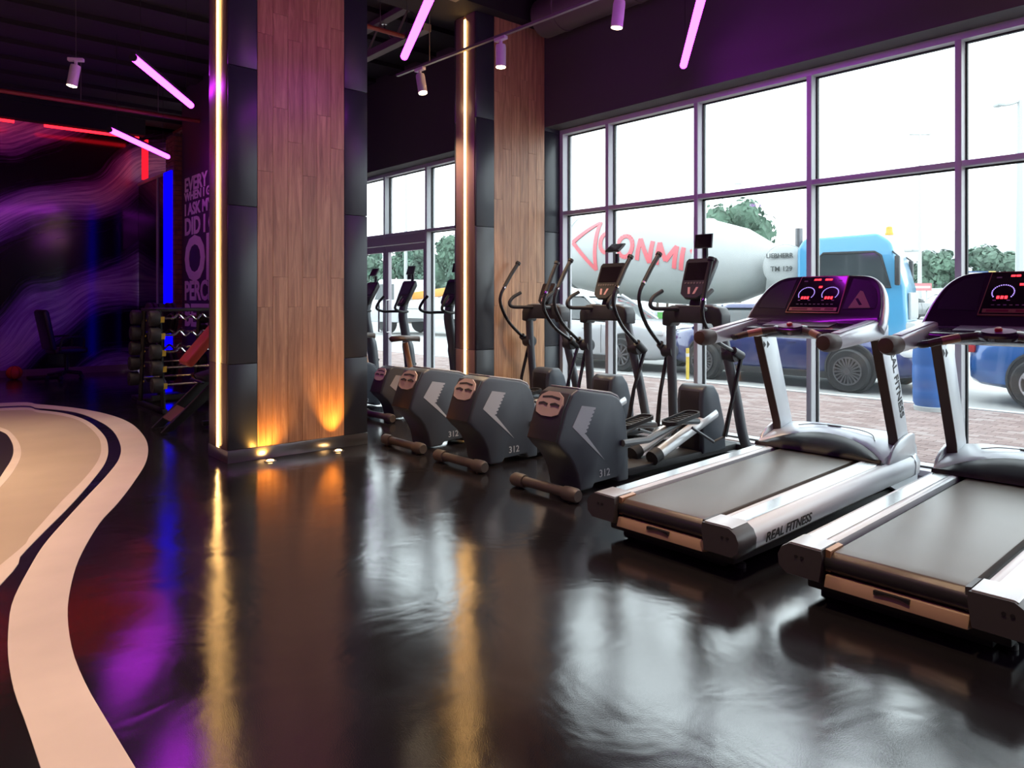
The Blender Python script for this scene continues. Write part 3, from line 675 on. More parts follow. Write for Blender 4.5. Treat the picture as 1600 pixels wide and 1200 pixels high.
    obj('pod_plate', G().lathe([(.001, .020), (.06, .0205), (.062, .0235), (.001, .0245)], 24).xf(Matrix.Translation((1.40, 0, 1.165)) @ Matrix.Rotation(R(-22), 4, 'Y') @ Matrix.Diagonal((.6, 1.35, 1, 1))), mat('plum_plate', (.3,.13,.28), .35), pod)
    obj('stop_button', G().lathe([(.018, .02), (.019, .036), (.014, .042), (.001, .043)], 16).xf(Matrix.Translation((1.40, 0, 1.165)) @ Matrix.Rotation(R(-22), 4, 'Y')), mat('red_button', (.55,.03,.02), .3), pod, 'round red stop button')
    # lettering
    put_text('lettering', 'REAL FITNESS', .066, M_print, T, (.24, -.4905, .152), (1, 0, INC), (0, -.06, 1), xs=1.16, bold=.014, thick=.001, shear=.18)
    put_text('lettering', 'REAL FITNESS', .085, M_print, T, (1.838, -.4415, 1.06), (.36, 0, -1), (1, 0, .36), xs=1.02, bold=.014, thick=.001)
    return T
treadmill((3.10, 2.41, 0), 'silver treadmill beside the ellipticals, its whole running deck in view')
treadmill((3.12, 1.245, 0), 'silver treadmill cut off by the right edge of the picture')
# ================================================================ ELLIPTICALS
M_slate = mat('slate_grey_plastic', (.066,.078,.096), .42, .15, bump=.03, bscale=220)
M_slate2 = mat('dark_slate_plastic', (.035,.037,.042), .42)
M_skytop = mat('skylit_top_grey', (.52,.53,.53), .4)
M_decal = mat('grey_decal', (.47,.49,.51), .42)
M_insert = mat('pale_insert', (.52,.42,.38), .3)
M_post = mat('grey_post_paint', (.13,.14,.15), .36, .3)
M_arm = mat('black_arm_paint', (.028,.028,.03), .25, .3)
M_tube = mat('white_roller_rail', (.72,.74,.76), .22, .3)
M_foam = mat('foot_brown_black', (.09,.075,.065), .45)
def shroud(T, k=1.0, w=.155):
    prof = [(.01, .375), (.05, .33), (.11, .28), (.155, .225), (.20, .14), (.22, .06), (.23, .015), (.36, .015), (.375, .045), (.62, .055), (.635, .015), (.75, .015), (.745, .30), (.715, .50), (.678, .585), (.63, .64), (.56, .668), (.215, .728), (.15, .70), (.09, .60), (.02, .42)]
    prof = [(x*k, z*k) for x, z in prof]
    sh = obj('shroud', G().prism(prof, 'xz', -w, w, .016*k, 2), M_slate, T, 'slate grey rear flywheel shroud', ang=50)
    back = [(-.004, .385), (.012, .372), (.085, .59), (.148, .695), (.135, .705), (.075, .60)]
    obj('rear_cover', G().prism([(x*k, z*k) for x, z in back], 'xz', -w*.92, w*.92, .004), M_slate2, sh)
    hexa = [(-.11, .555), (-.13, .62), (-.105, .67), (-.05, .698), (.05, .698), (.105, .67), (.13, .62), (.11, .555), (.05, .535), (-.05, .535)]
    def on(y, s, n): # slope of the rear face
        x = .02+(s-.42)*.43 if s < .6 else .09+(s-.6)*.6
        return ((x-n)*k, y*k, (s+n*.4)*k)
    ins = obj('rear_insert', G().loft([[on(y, s, .026) for y, s in hexa], [on(y, s, .0) for y, s in hexa]]), M_insert, sh, 'pale plastic insert with dark vents')
    for a, b, s in ((-.085, .085, .655), (-.10, -.015, .612), (.015, .10, .612)):
        q = [(a, s-.004), ((a+b)/2, s+.003), (b, s-.004), (b, s+.007), ((a+b)/2, s+.016), (a, s+.007)]
        obj('vent', G().loft([[on(y, v, .0285) for y, v in q], [on(y, v, .02) for y, v in q]]), M_slate2, ins)
    cov = [(.23, .724), (.56, .670), (.635, .640), (.665, .605), (.675, .613), (.642, .652), (.565, .683), (.225, .737)]
    obj('skylit_top', G().prism([(x*k, z*k) for x, z in cov], 'xz', -w*.9, w*.9, .004), M_skytop, sh)  # skylight on the shroud top, put in as a paler grey plate
    dec = [(.243, .613), (.385, .588)]
    n = 7
    for i in range(n):
        t0, t1 = i/n, (i+.5)/n
        p = lambda t: (.385-.105*t, .588-.178*t)
        a, b = p(t0), p(t1); c = p((i+1)/n)
        dec += [(a[0], a[1]), (b[0]+.004, b[1]), (b[0]-.014, b[1]-.004), (c[0]-.012, c[1]+.004)]
    dec += [(.28, .41), (.48, .20), (.147, .475)]
    for s in (1, -1):
        d = obj('side_decal', G().prism([(x*k, z*k) for x, z in dec], 'xz', s*(w-.001), s*(w+.003)), M_decal, sh, 'light grey notched chevron decal')
    put_text('lettering', '312', .075*k, M_decal, sh, (.42*k, -w-.0015, .085*k), (1, 0, 0), (0, 0, 1), xs=1.05, bold=.008, thick=.001)
    st = obj('rear_stabilizer', G().tube([(.03, -.20, .055), (.03, .20, .055)], .035, 12, sy=1.0), M_foam, T)
    for s in (1, -1):
        obj('stabilizer_end', G().lathe([(.03, s*.195), (.047, s*.2), (.05, s*.24), (.049, s*.305), (.038, s*.325)], 16, (.03, 0, .052), 'y'), M_foam, st)
        obj('foot_pad', G().lathe([(.026, 0), (.026, .01), (.012, .012), (.012, .03)], 12, (.03, s*.26, 0)), M_rubber, st)
    return sh
def console(T, x, z, k=1.0, screen_tilt=.35, screen=True, pale=None):
    """tilted console panel, facing -x; x,z = centre"""
    t = R(27); cs, sn = math.cos(t), math.sin(t)
    def P(y, s, n): return (x+s*sn*k-n*cs*k, y*k, z+s*cs*k+n*sn*k)
    o = [(.06, -.205), (.125, -.16), (.145, -.06), (.17, .16), (.15, .185), (-.15, .185), (-.17, .16), (-.145, -.06), (-.125, -.16), (-.06, -.205)]
    o = [(y*.92, s) for y, s in o]
    c = obj('console', G().loft([[P(y*.97, s*.98, .03) for y, s in o], [P(y, s, .022) for y, s in o], [P(y, s, 0) for y, s in o], [P(y*.8, s*.85, -.045) for y, s in o]]), M_blackpl, T)
    q = [(-.115, -.03), (.115, -.03), (.13, .14), (-.13, .14)]
    obj('console_display', G().loft([[P(y, s, .0325) for y, s in q], [P(y, s, .028) for y, s in q]]), M_screen, c)
    g = G()
    for i in range(7):
        y = -.09+.03*i; g.loft([[P(y+a, -.06+b, .034) for a, b in ((-.009, -.008), (.009, -.008), (.009, .008), (-.009, .008))], [P(y+a, -.06+b, .029) for a, b in ((-.009, -.008), (.009, -.008), (.009, .008), (-.009, .008))]])
    obj('console_keys', g, mat('grey_keys', (.13,.11,.11), .4), c)
    v = G()
    for s in (1, -1): v.loft([[P(y, h, .034) for y, h in ((s*.012, -.165), (s*.035, -.165), (s*.052, -.10), (s*.03, -.10))], [P(y, h, .028) for y, h in ((s*.012, -.165), (s*.035, -.165), (s*.052, -.10), (s*.03, -.10))]])
    obj('accent_mark', v, mat('rose_accent', (.6,.35,.36), .35), c, 'pale rose V-shaped accent')
    if screen:
        a, b = P(0, .17, -.02), (x+.11*k, 0, z+.27*k)
        obj('screen_neck', G().tube([a, ((a[0]+b[0])/2+.01, 0, (a[2]+b[2])/2), b], .022*k, 8), M_blackpl, T)
        sx, sz = x+.085*k, z+.325*k; ct, st_ = math.cos(screen_tilt), math.sin(screen_tilt)
        def Q(y, s, n): return (sx+s*st_*k-n*ct*k, y*k, sz+s*ct*k+n*st_*k)
        q = [(-.085, -.06), (.085, -.06), (.085, .06), (-.085, .06)]
        s_ = obj('media_screen', G().loft([[Q(y, s, .012) for y, s in q], [Q(y*1.04, s*1.05, .0) for y, s in q], [Q(y*.8, s*.8, -.02) for y, s in q]]), M_blackpl, T)
        obj('screen_glass', G().loft([[Q(y*.92, s*.9, .0135) for y, s in q], [Q(y*.92, s*.9, .010) for y, s in q]]), M_screen, s_)
    return c
def elliptical(loc, label, swing=(0.0, .38), con=True, tilt=.35):
    T = empty('elliptical_trainer', loc, 0, label, 'elliptical', 'elliptical trainers in a row')
    shroud(T)
    # base rail and front foot
    obj('base_rail', G().box(.70, 2.30, -.11, .11, .03, .085, .008), M_rubber, T)
    fs = obj('front_stabilizer', G().box(2.26, 2.36, -.38, .38, .02, .085, .02), M_slate2, T)
    # front incline housing
    pf = [(1.74, .06), (1.72, .50), (1.735, .60), (1.79, .635), (1.90, .63), (1.97, .55), (2.06, .30), (2.08, .06)]
    fh = obj('front_housing', G().prism(pf, 'xz', -.13, .13, .02, 2), M_slate, T, ang=50)
    obj('housing_recess', G().prism([(1.725, .10), (1.715, .50), (1.728, .585), (1.75, .585), (1.75, .10)], 'xz', -.095, .095, .006), M_rubber, fh)
    for s in (1, -1):
        # roller ramps
        rr = obj('roller_ramp', G().tube([(1.15, s*.10, .135), (1.93, s*.10, .385)], .048, 16), M_tube, T, 'pale inclined roller tube')
        obj('ramp_end', G().tube([(1.09, s*.10, .116), (1.17, s*.10, .142)], .058, 14), M_rubber, rr)
        # pedal arm and foot plate
        dxp, dzp = (0, 0) if s < 0 else (-.12, -.06)
        obj('pedal_arm', G().tube([(.66, s*.17, .30+dzp), (.95, s*.175, .29+dzp*.6), (1.36+dxp, s*.175, .385+dzp), (1.60+dxp, s*.17, .36+dzp)], .026, 8), M_post, T)
        ol = rrect(1.16+dxp, 1.54+dxp, s*.185-.075, s*.185+.075, .06, 4)
        pl = [[(x, y, .40+dzp+(x-1.35-dxp)*.14+h) for x, y in ol] for h in (0, .03)]
        il = rrect(1.175+dxp, 1.525+dxp, s*.185-.062, s*.185+.062, .05, 4)
        pl += [[(x, y, .40+dzp+(x-1.35-dxp)*.14+h) for x, y in il] for h in (.03, .012)]
        fp = obj('foot_pedal', G().loft(pl), M_rubber, T)
        g = G()
        for i in range(7):
            x = 1.22+dxp+i*.045; g.box(x, x+.012, s*.185-.05, s*.185+.05, .413+dzp+(x-1.35-dxp)*.14, .419+dzp+(x-1.35-dxp)*.14)
        obj('tread_ribs', g, M_blackpl, fp)
        # frame post
        obj('frame_post', G().tube(cr([(1.80, s*.245, 1.20), (1.84, s*.275, .95), (1.92, s*.32, .55), (1.98, s*.35, .22), (2.06, s*.36, .10), (2.24, s*.355, .06)], 5), .042, 12), M_post, T)
        pv = (1.86, s*.30, .90)
        obj('pivot_hub', G().lathe([(.03, -.06), (.058, -.055), (.062, 0), (.058, .055), (.03, .06)], 18, (pv[0], pv[1]+s*.01, pv[2]), 'y'), M_slate2, T)
        # swing arm
        a = swing[0] if s > 0 else swing[1]
        y = s*.375
        loc_pts = [(.06, -.02), (-.10, .10), (-.25, .25), (-.335, .42), (-.33, .52), (-.28, .60), (-.17, .74), (-.07, .85)]
        rot = lambda p: (pv[0]+p[0]*math.cos(a)-p[1]*math.sin(a), y, pv[2]+p[0]*math.sin(a)+p[1]*math.cos(a))
        sa = obj('swing_arm', G().tube(cr([rot(p) for p in loc_pts[:6]], 5), .017, 10), M_arm, T)
        obj('arm_grip', G().tube([rot(p) for p in loc_pts[5:]], .0205, 10), M_rubber, sa)
        obj('grip_ring', G().tube([rot((-.286, .592)), rot((-.274, .607))], .022, 12), M_chrome, sa)
        obj('grip_end', G().tube([rot((-.072, .848)), rot((-.055, .867))], .028, 12), M_rubber, sa)
        obj('arm_boss', G().tube([rot((.05, -.03)), rot((-.05, .06))], .035, 12), M_slate2, sa)
        # lower link from pivot to pedal arm
        obj('lower_link', G().tube([rot((.06, -.02)), (1.78+.1*a, s*.35, .52), (1.74+dxp*.2, s*.33, .24)], [.018, .017, .022], 8), M_arm, T)
        obj('link_bracket', G().tube([(1.74+dxp*.2, s*.33, .24), (1.66+dxp*.6, s*.28, .20), (1.45+dxp, s*.22, .33+dzp)], .012, 8), M_post, T)
        # fixed pulse handle
        obj('pulse_handle', G().tube(cr([(1.76, s*.12, 1.275), (1.66, s*.20, 1.275), (1.56, s*.25, 1.28), (1.53, s*.262, 1.32), (1.58, s*.262, 1.38), (1.68, s*.25, 1.43)], 5), .018, 10), M_rubber, T)
    # cross housing (inverted U)
    hs = [(-.30, 1.13), (-.30, 1.23), (-.27, 1.285), (-.20, 1.305), (.20, 1.305), (.27, 1.285), (.30, 1.23), (.30, 1.13), (.22, 1.12), (.20, 1.155), (-.20, 1.155), (-.22, 1.12)]
    ch = obj('cross_housing', G().prism(hs, 'yz', 1.74, 1.88, .012, 2), M_slate2, T, ang=50)
    for s in (1, -1): obj('bottle_ring', G().lathe([(.044, 1.304), (.05, 1.304), (.05, 1.312), (.044, 1.312)], 18, (1.81, s*.15, 0)), M_decal, ch)
    obj('console_neck', G().prism([(1.78, 1.28), (1.87, 1.28), (1.93, 1.50), (1.86, 1.50)], 'xz', -.055, .055, .01), M_slate2, T)
    if con: console(T, 1.85, 1.535, 1.0, tilt)
    else:   console(T, 1.83, 1.42, .62, tilt, screen=False)
    return T
elliptical((3.50, 3.705, 0), 'elliptical trainer next to the treadmill, with upright media screen', (.0, .38), True, .12)
elliptical((3.56, 4.76, 0), 'elliptical trainer second from the treadmill, screen tipped back', (.12, .10), True, .95)
elliptical((3.60, 5.66, 0), 'elliptical trainer nearest the window column, without a raised screen', (.05, .22), False)

# ================================================================ UPRIGHT BIKES
def bike(loc, label, rz=0, tilt=.3):
    T = empty('exercise_bike', loc, rz, label, 'exercise bike', 'exercise bikes behind the large column')
    shroud(T, .82, .12)
    obj('spine', G().tube(cr([(.50, 0, .20), (.80, 0, .22), (1.05, 0, .32), (1.18, 0, .52)], 5), .055, 12), M_slate2, T)
    obj('console_mast', G().tube(cr([(1.15, 0, .30), (1.12, 0, .62), (1.06, 0, .92), (1.02, 0, 1.16), (1.06, 0, 1.36)], 5), [.075]*8+[.06]*8+[.055]*5, 14), M_post, T)
    obj('front_stabilizer', G().tube([(1.30, -.27, .05), (1.30, .27, .05)], .04, 12), M_slate2, T)
    obj('front_beam', G().box(.6, 1.30, -.05, .05, .03, .13, .015), M_slate, T)
    obj('seat_post', G().tube([(.52, 0, .35), (.40, 0, .86)], .032, 12), M_gold, T, 'bronze-coloured seat post')
    g = G(); rings = []
    for x, w, z in ((.22, .05, .90), (.25, .12, .905), (.33, .135, .91), (.42, .10, .905), (.50, .055, .90), (.58, .035, .895), (.60, .015, .89)):
        rings.append([(x, w*math.cos(R(q)), z+.035*math.sin(R(q))*(1 if math.sin(R(q)) > 0 else .9)) for q in range(0, 360, 30)])
    obj('saddle', G().loft(rings), mat('brown_black_saddle', (.10,.06,.04), .4), T, ang=70)
    for s in (1, -1):
        ck = obj('crank', G().tube([(.78, s*.13, .36), (.78+s*.12, s*.15, .36-s*.1)], .016, 8), M_slate2, T)
        obj('pedal', G().box(.74+s*.12, .86+s*.12, s*.16-.0, s*.16+s*.1, .345-s*.1, .375-s*.1, .008) if s > 0 else G().box(.74+s*.12, .86+s*.12, s*.26, s*.16, .345-s*.1, .375-s*.1, .008), M_rubber, ck)
        obj('handlebar', G().tube(cr([(1.05, s*.04, 1.20), (.98, s*.17, 1.20), (.86, s*.22, 1.20), (.76, s*.23, 1.24), (.79, s*.225, 1.32), (.86, s*.21, 1.40)], 5), .017, 10), M_rubber, T)
    console(T, 1.07, 1.44, .95, tilt)
    return T
bike((4.28, 7.25, 0), 'exercise bike whose console rises beside the glowing window column', 0, .2)
bike((4.30, 8.30, 0), 'exercise bike in front of the entrance door, middle of the three')
bike((4.30, 9.25, 0), 'exercise bike farthest away, half hidden by the large column', 0, .5)
# ================================================================ CURL BAR RACK
M_iron = mat('black_iron', (.02,.02,.022), .45, .3)
M_bar = mat('chrome_bar', (.78,.76,.78), .2, 1.0)
M_yel = mat('yellow_hook', (.75,.50,.05), .5)
LV = [.34, .54, .73, .93, 1.13]
rk = empty('barbell_rack', (2.40, 9.85, 0), R(0), 'black barbell rack with yellow hooks beside the lettered wall', 'rack')
for x in (.24, .92):
    for s in (-1, 1):
        obj('rack_post', G().tube([(x, s*.50, .0), (x, s*.32, 1.22)], .028, 4), M_iron, rk)
        for z in LV:
            y = s*(.50-.18*z/1.22)
            h = obj('bar_hook', G().prism([(y, z-.05), (y+s*.085, z-.05), (y+s*.10, z+.02), (y+s*.085, z+.02), (y+s*.07, z-.03), (y, z-.03)], 'yz', x-.032, x+.032), M_yel, rk)
    obj('rack_foot', G().box(x-.03, x+.03, -.56, .56, 0, .05, .006), M_iron, rk)
obj('rack_beam', G().box(.24, .92, -.03, .03, .10, .16), M_iron, rk)
obj('rack_top', G().box(.20, .96, -.33, .33, 1.21, 1.25, .006), M_iron, rk)
def curl_bar(loc, label, straight=False):
    T = empty('curl_barbell', loc, 0, label, 'barbell', 'barbells resting on the rack')
    z = 0 if straight else .045
    pts = [(-.36, 0, 0), (-.2, 0, 0), (-.14, 0, z), (-.07, 0, -z*.4), (0, 0, z*.7), (.07, 0, -z*.4), (.14, 0, z), (.2, 0, 0), (.36, 0, 0)]
    obj('bar', G().tube(cr([(x+.58, y, zz) for x, y, zz in pts], 4), .014, 8), M_bar, T)
    for s in (-1, 1):
        hd = obj('weight_head', G().lathe([(.03, s*.36), (.085, s*.365), (.092, s*.38), (.092, s*.46), (.085, s*.475), (.03, s*.48)], 20, (.58, 0, 0), 'x'), M_rubber, T)
        obj('head_disc', G().lathe([(.02, s*.479), (.045, s*.480), (.04, s*.486), (.01, s*.487)], 16, (.58, 0, 0), 'x'), M_iron, hd)
names = ('lowest', 'second lowest', 'middle', 'second highest', 'highest')
for s in (-1, 1):
    for i, z in enumerate(LV):
        y = s*(.50-.18*z/1.22+.062)
        curl_bar((2.40, 9.85+y, z+.0), 'barbell on the %s hooks of the rack, %s side' % (names[i], 'near' if s < 0 else 'far'), straight=(i < 2))
# plate tree behind the rack
pt = empty('plate_tree', (3.0, 10.75, 0), 0, 'black weight plate stand behind the barbell rack', 'plate stand')
obj('base', G().box(-.3, .3, -.3, .3, 0, .05, .01), M_iron, pt)
obj('post', G().box(-.04, .04, -.04, .04, .05, 1.3, .006), M_iron, pt)
for z, s in ((.45, -1), (.45, 1), (1.1, -1), (1.1, 1)):
    obj('peg', G().tube([(s*.04, 0, z), (s*.26, 0, z)], .02, 10), M_bar, pt)
for z, s, nme in ((.45, -1, 'lower left'), (.45, 1, 'lower right'), (1.1, -1, 'upper left'), (1.1, 1, 'upper right')):
    for k in range(2):
        obj('weight_plate', G().lathe([(.026, -.02), (.20, -.022), (.215, -.015), (.215, .015), (.20, .022), (.026, .02)], 28, (3.0+s*(.09+.06*k), 10.75, z), 'x'), M_rubber,
            label='black rubber weight plate on the %s peg, %s' % (nme, ('against the post', 'outermost')[k]), cat='weight plate', group='plates on the plate stand')

# ================================================================ INCLINE BENCH
bn = empty('incline_bench', (2.20, 8.05, 0), R(-3), 'dark incline bench with red backrest beside the column', 'bench')
M_redpad = mat('red_vinyl_pad', (.42,.055,.04), .42, bump=.08, bscale=60)
for y in (-.19, .19):
    obj('side_rail', G().prism([(.0, .02), (.10, .02), (.78, .60), (.76, .70), (.66, .66)], 'xz', y-.025, y+.025, .005), M_iron, bn)
obj('foot_plate', G().prism([(.12, .10), (.26, .22), (.24, .245), (.10, .125)], 'xz', -.165, .165, .004), mat('worn_brown_plate', (.13,.06,.05), .4), bn)
obj('support_frame', G().tube([(.70, 0, .60), (1.05, 0, .04), (1.05, -.3, .04), (1.05, .3, .04)], .03, 8), M_iron, bn)
obj('rear_leg', G().box(.45, 1.15, -.03, .03, .02, .07, .006), M_iron, bn)
bpad = [(.24, .70), (.31, .65), (.72, 1.14), (.65, 1.19)]
obj('back_pad', G().prism(bpad, 'xz', -.17, .17, .03, 3), M_redpad, bn, 'red padded backrest')
obj('seat_pad', G().prism([(.40, .56), (.44, .49), (.70, .56), (.66, .63)], 'xz', -.17, .17, .025, 3), M_rubber, bn)
obj('adjuster', G().tube([(.40, -.22, .50), (.40, .22, .50)], .016, 10), M_chrome, bn)
obj('pull_pin', G().tube([(.70, -.19, .52), (.70, -.27, .50)], .014, 10), M_chrome, bn)

# ================================================================ OFFICE CHAIR, BALL, MAT
oc = empty('office_chair', (2.55, 14.6, 0), R(8), 'black high-backed office chair in front of the mural', 'chair')
M_lea = mat('black_leather', (.02,.018,.02), .42, bump=.1, bscale=70)
obj('seat', G().box(-.26, .26, -.26, .26, .44, .54, .04, 3), M_lea, oc)
obj('backrest', G().prism([(-.30, .50), (-.21, .50), (-.33, 1.14), (-.37, 1.20), (-.43, 1.16)], 'xz', -.25, .25, .03, 3), M_lea, oc)
obj('gas_column', G().tube([(0, 0, .1), (0, 0, .45)], .03, 12), M_iron, oc)
for k in range(5):
    a = R(72*k+20); c, s = math.cos(a), math.sin(a)
    lg = obj('base_leg', G().tube([(0, 0, .12), (.28*c, .28*s, .085)], [.03, .02], 8), M_iron, oc)
    obj('caster', G().lathe([(.01, -.025), (.03, -.022), (.033, 0), (.03, .022), (.01, .025)], 14, (.28*c, .28*s, .034), 'y'), M_rubber, lg)
for s in (1, -1): obj('armrest', G().tube(cr([(-.18, s*.27, .50), (-.16, s*.29, .68), (-.05, s*.29, .72), (.16, s*.29, .71), (.18, s*.28, .52)], 4), .018, 8), M_iron, oc)
bx_, by_ = floor_pt(38, 592)
bl = obj('exercise_ball', G().lathe([(.12*math.sin(R(a))+.001, .115-.115*math.cos(R(a))) for a in range(0, 181, 12)], 20), mat('orange_ball', (.75,.14,.03), .5), label='small orange ball on the floor by the mural', cat='ball', loc=(1.85, 15.0, .0))
for k in range(3): obj('seam', G().tube([(.1215*math.cos(R(a))*math.cos(R(60*k)), .1215*math.cos(R(a))*math.sin(R(60*k)), .115+.1165*math.sin(R(a))) for a in range(0, 360, 15)], .003, 5, closed=True), M_iron, bl)
obj('floor_mat', G().box(2.05, 2.5, 14.85, 15.2, 0, .03, .008), M_rubber, label='small dark mat on the floor beside the office chair', cat='mat')
# ================================================================ OUTDOORS
ZG = -.05
def paving_material():
    m = bpy.data.materials.new('pink_block_paving'); m.use_nodes = True; nt = m.node_tree; b = nt.nodes['Principled BSDF']; L = nt.links.new
    oi = nt.nodes.new('ShaderNodeObjectInfo'); ge = nt.nodes.new('ShaderNodeNewGeometry'); ad = nt.nodes.new('ShaderNodeMath'); ad.operation = 'ADD'
    fr = nt.nodes.new('ShaderNodeMath'); fr.operation = 'FRACT'; L(oi.outputs['Random'], ad.inputs[0]); L(ge.outputs['Random Per Island'], ad.inputs[1]); L(ad.outputs[0], fr.inputs[0])
    c = nt.nodes.new('ShaderNodeValToRGB'); e = c.color_ramp.elements; e[0].color = (.20,.135,.125,1); e[1].color = (.32,.26,.245,1); x = e.new(.55); x.color = (.27,.19,.175,1)
    L(fr.outputs[0], c.inputs[0]); L(c.outputs[0], b.inputs['Base Color']); b.inputs['Roughness'].default_value = .85
    return m
M_asph = mat('pale_asphalt', (.34,.34,.335), .9, var=.12, vscale=.4, bump=.1, bscale=30)
M_kerb = mat('pale_concrete', (.52,.53,.53), .85, var=.08, vscale=3)
obj('ground_road', G().box(12.9, 260, -200, 260, -.3, ZG-.03), M_asph, kind='structure', label='pale grey road and parking area outside')
gp = obj('ground_paving', G().box(6.78, 10.65, -30, 40, -.3, ZG-.008), mat('sandy_joint_bed', (.17,.13,.12), .9), kind='structure', label='pinkish block paving outside the windows')
M_pav = paving_material()
pv_me = None; rest = G(); cells = []
for a in range(37):
    for b in range(118):
        u0 = 6.79+a*.104; v0 = -6.0+b*.206+(.103 if a % 2 else 0)
        d_ = CF*u0+CS*v0; l_ = CS*u0-CF*v0
        px_ = 800+1150*l_/max(d_, .1); cells.append((0 if d_ > 2 and 1100 < px_ < 1600 else 1, d_, u0, v0))
cells.sort()
for k, (q, d_, u0, v0) in enumerate(cells):
    if k < 300:
        if pv_me is None:
            o = obj('paver', G().box(0, .099, 0, .2, 0, .03, .003, 1), M_pav, gp); pv_me = o.data
        else:
            o = bpy.data.objects.new('paver', pv_me); COL.objects.link(o); o.parent = gp
        o.location = (u0, v0, ZG-.030+random.uniform(-.001, .001))
    else: rest.box(u0, u0+.099, v0, v0+.2, ZG-.030, ZG)
obj('paver_field', rest, M_pav, gp, kind='stuff', label='farther pinkish paving blocks', flat=True)
obj('ground_parking', G().box(10.77, 12.9, -30, 40, -.3, ZG-.03), M_asph, kind='structure', label='kerbside parking strip outside')
obj('ground_lot', G().box(33, 61, -40, 60, -.3, .33), M_asph, kind='structure', label='raised pale lot with the far parked cars')
obj('ground_kerb', G().box(10.65, 10.77, -30, 40, -.3, ZG+.01), M_kerb, kind='structure', label='low concrete kerb by the parked cars')
obj('ground_apron', G().box(6.42, 6.78, -30, 40, -.3, ZG+.015), M_kerb, kind='structure', label='pale concrete strip outside the window sill')

M_tyre = mat('tyre_rubber', (.02,.02,.022), .7)
M_carglass = mat('car_window_glass', (.03,.04,.045), .06, coat=.5)
M_trim = mat('black_car_trim', (.02,.02,.022), .5)
M_rimd = mat('dark_alloy', (.15,.15,.16), .3, .7)
M_rims = mat('silver_alloy', (.6,.6,.62), .25, .9)
M_lampw = mat('clear_headlamp', (.75,.78,.8), .12)
M_lampr = mat('red_tail_lamp', (.4,.02,.02), .2)
def wheel(P, c, r, side, rim, spokes, parent_name='wheel'):
    w = obj('wheel', G().lathe([(r*.62, -.10), (r*.93, -.105), (r, -.07), (r, .07), (r*.93, .105), (r*.62, .10)], 28, c, 'y'), M_tyre, P)
    y = c[1]+side*.108
    g = G(); g.lathe([(r*.66, y-side*.01), (r*.66, y+side*.02), (r*.60, y+side*.02), (r*.58, y-side*.01)], 28, (c[0], 0, c[2]), 'y')
    obj('rim_ring', g, rim, w)
    obj('wheel_back', G().lathe([(.01, y-side*.04), (r*.6, y-side*.04), (r*.6, y-side*.006), (.01, y-side*.006)], 24, (c[0], 0, c[2]), 'y'), M_trim, w)
    g = G(); g.lathe([(.01, y-side*.03), (r*.17, y-side*.03), (r*.15, y+side*.025), (.01, y+side*.028)], 16, (c[0], 0, c[2]), 'y')
    for k in range(spokes):
        a = 2*math.pi*k/spokes; q = a+.10
        ca, sa = math.cos(a), math.sin(a)
        g.tube([(c[0]+r*.1*ca, y, c[2]+r*.1*sa), (c[0]+r*.61*math.cos(q), y+side*.012, c[2]+r*.61*math.sin(q))], r*.5/spokes+.006, 6)
    obj('rim_spokes', g, rim, w)
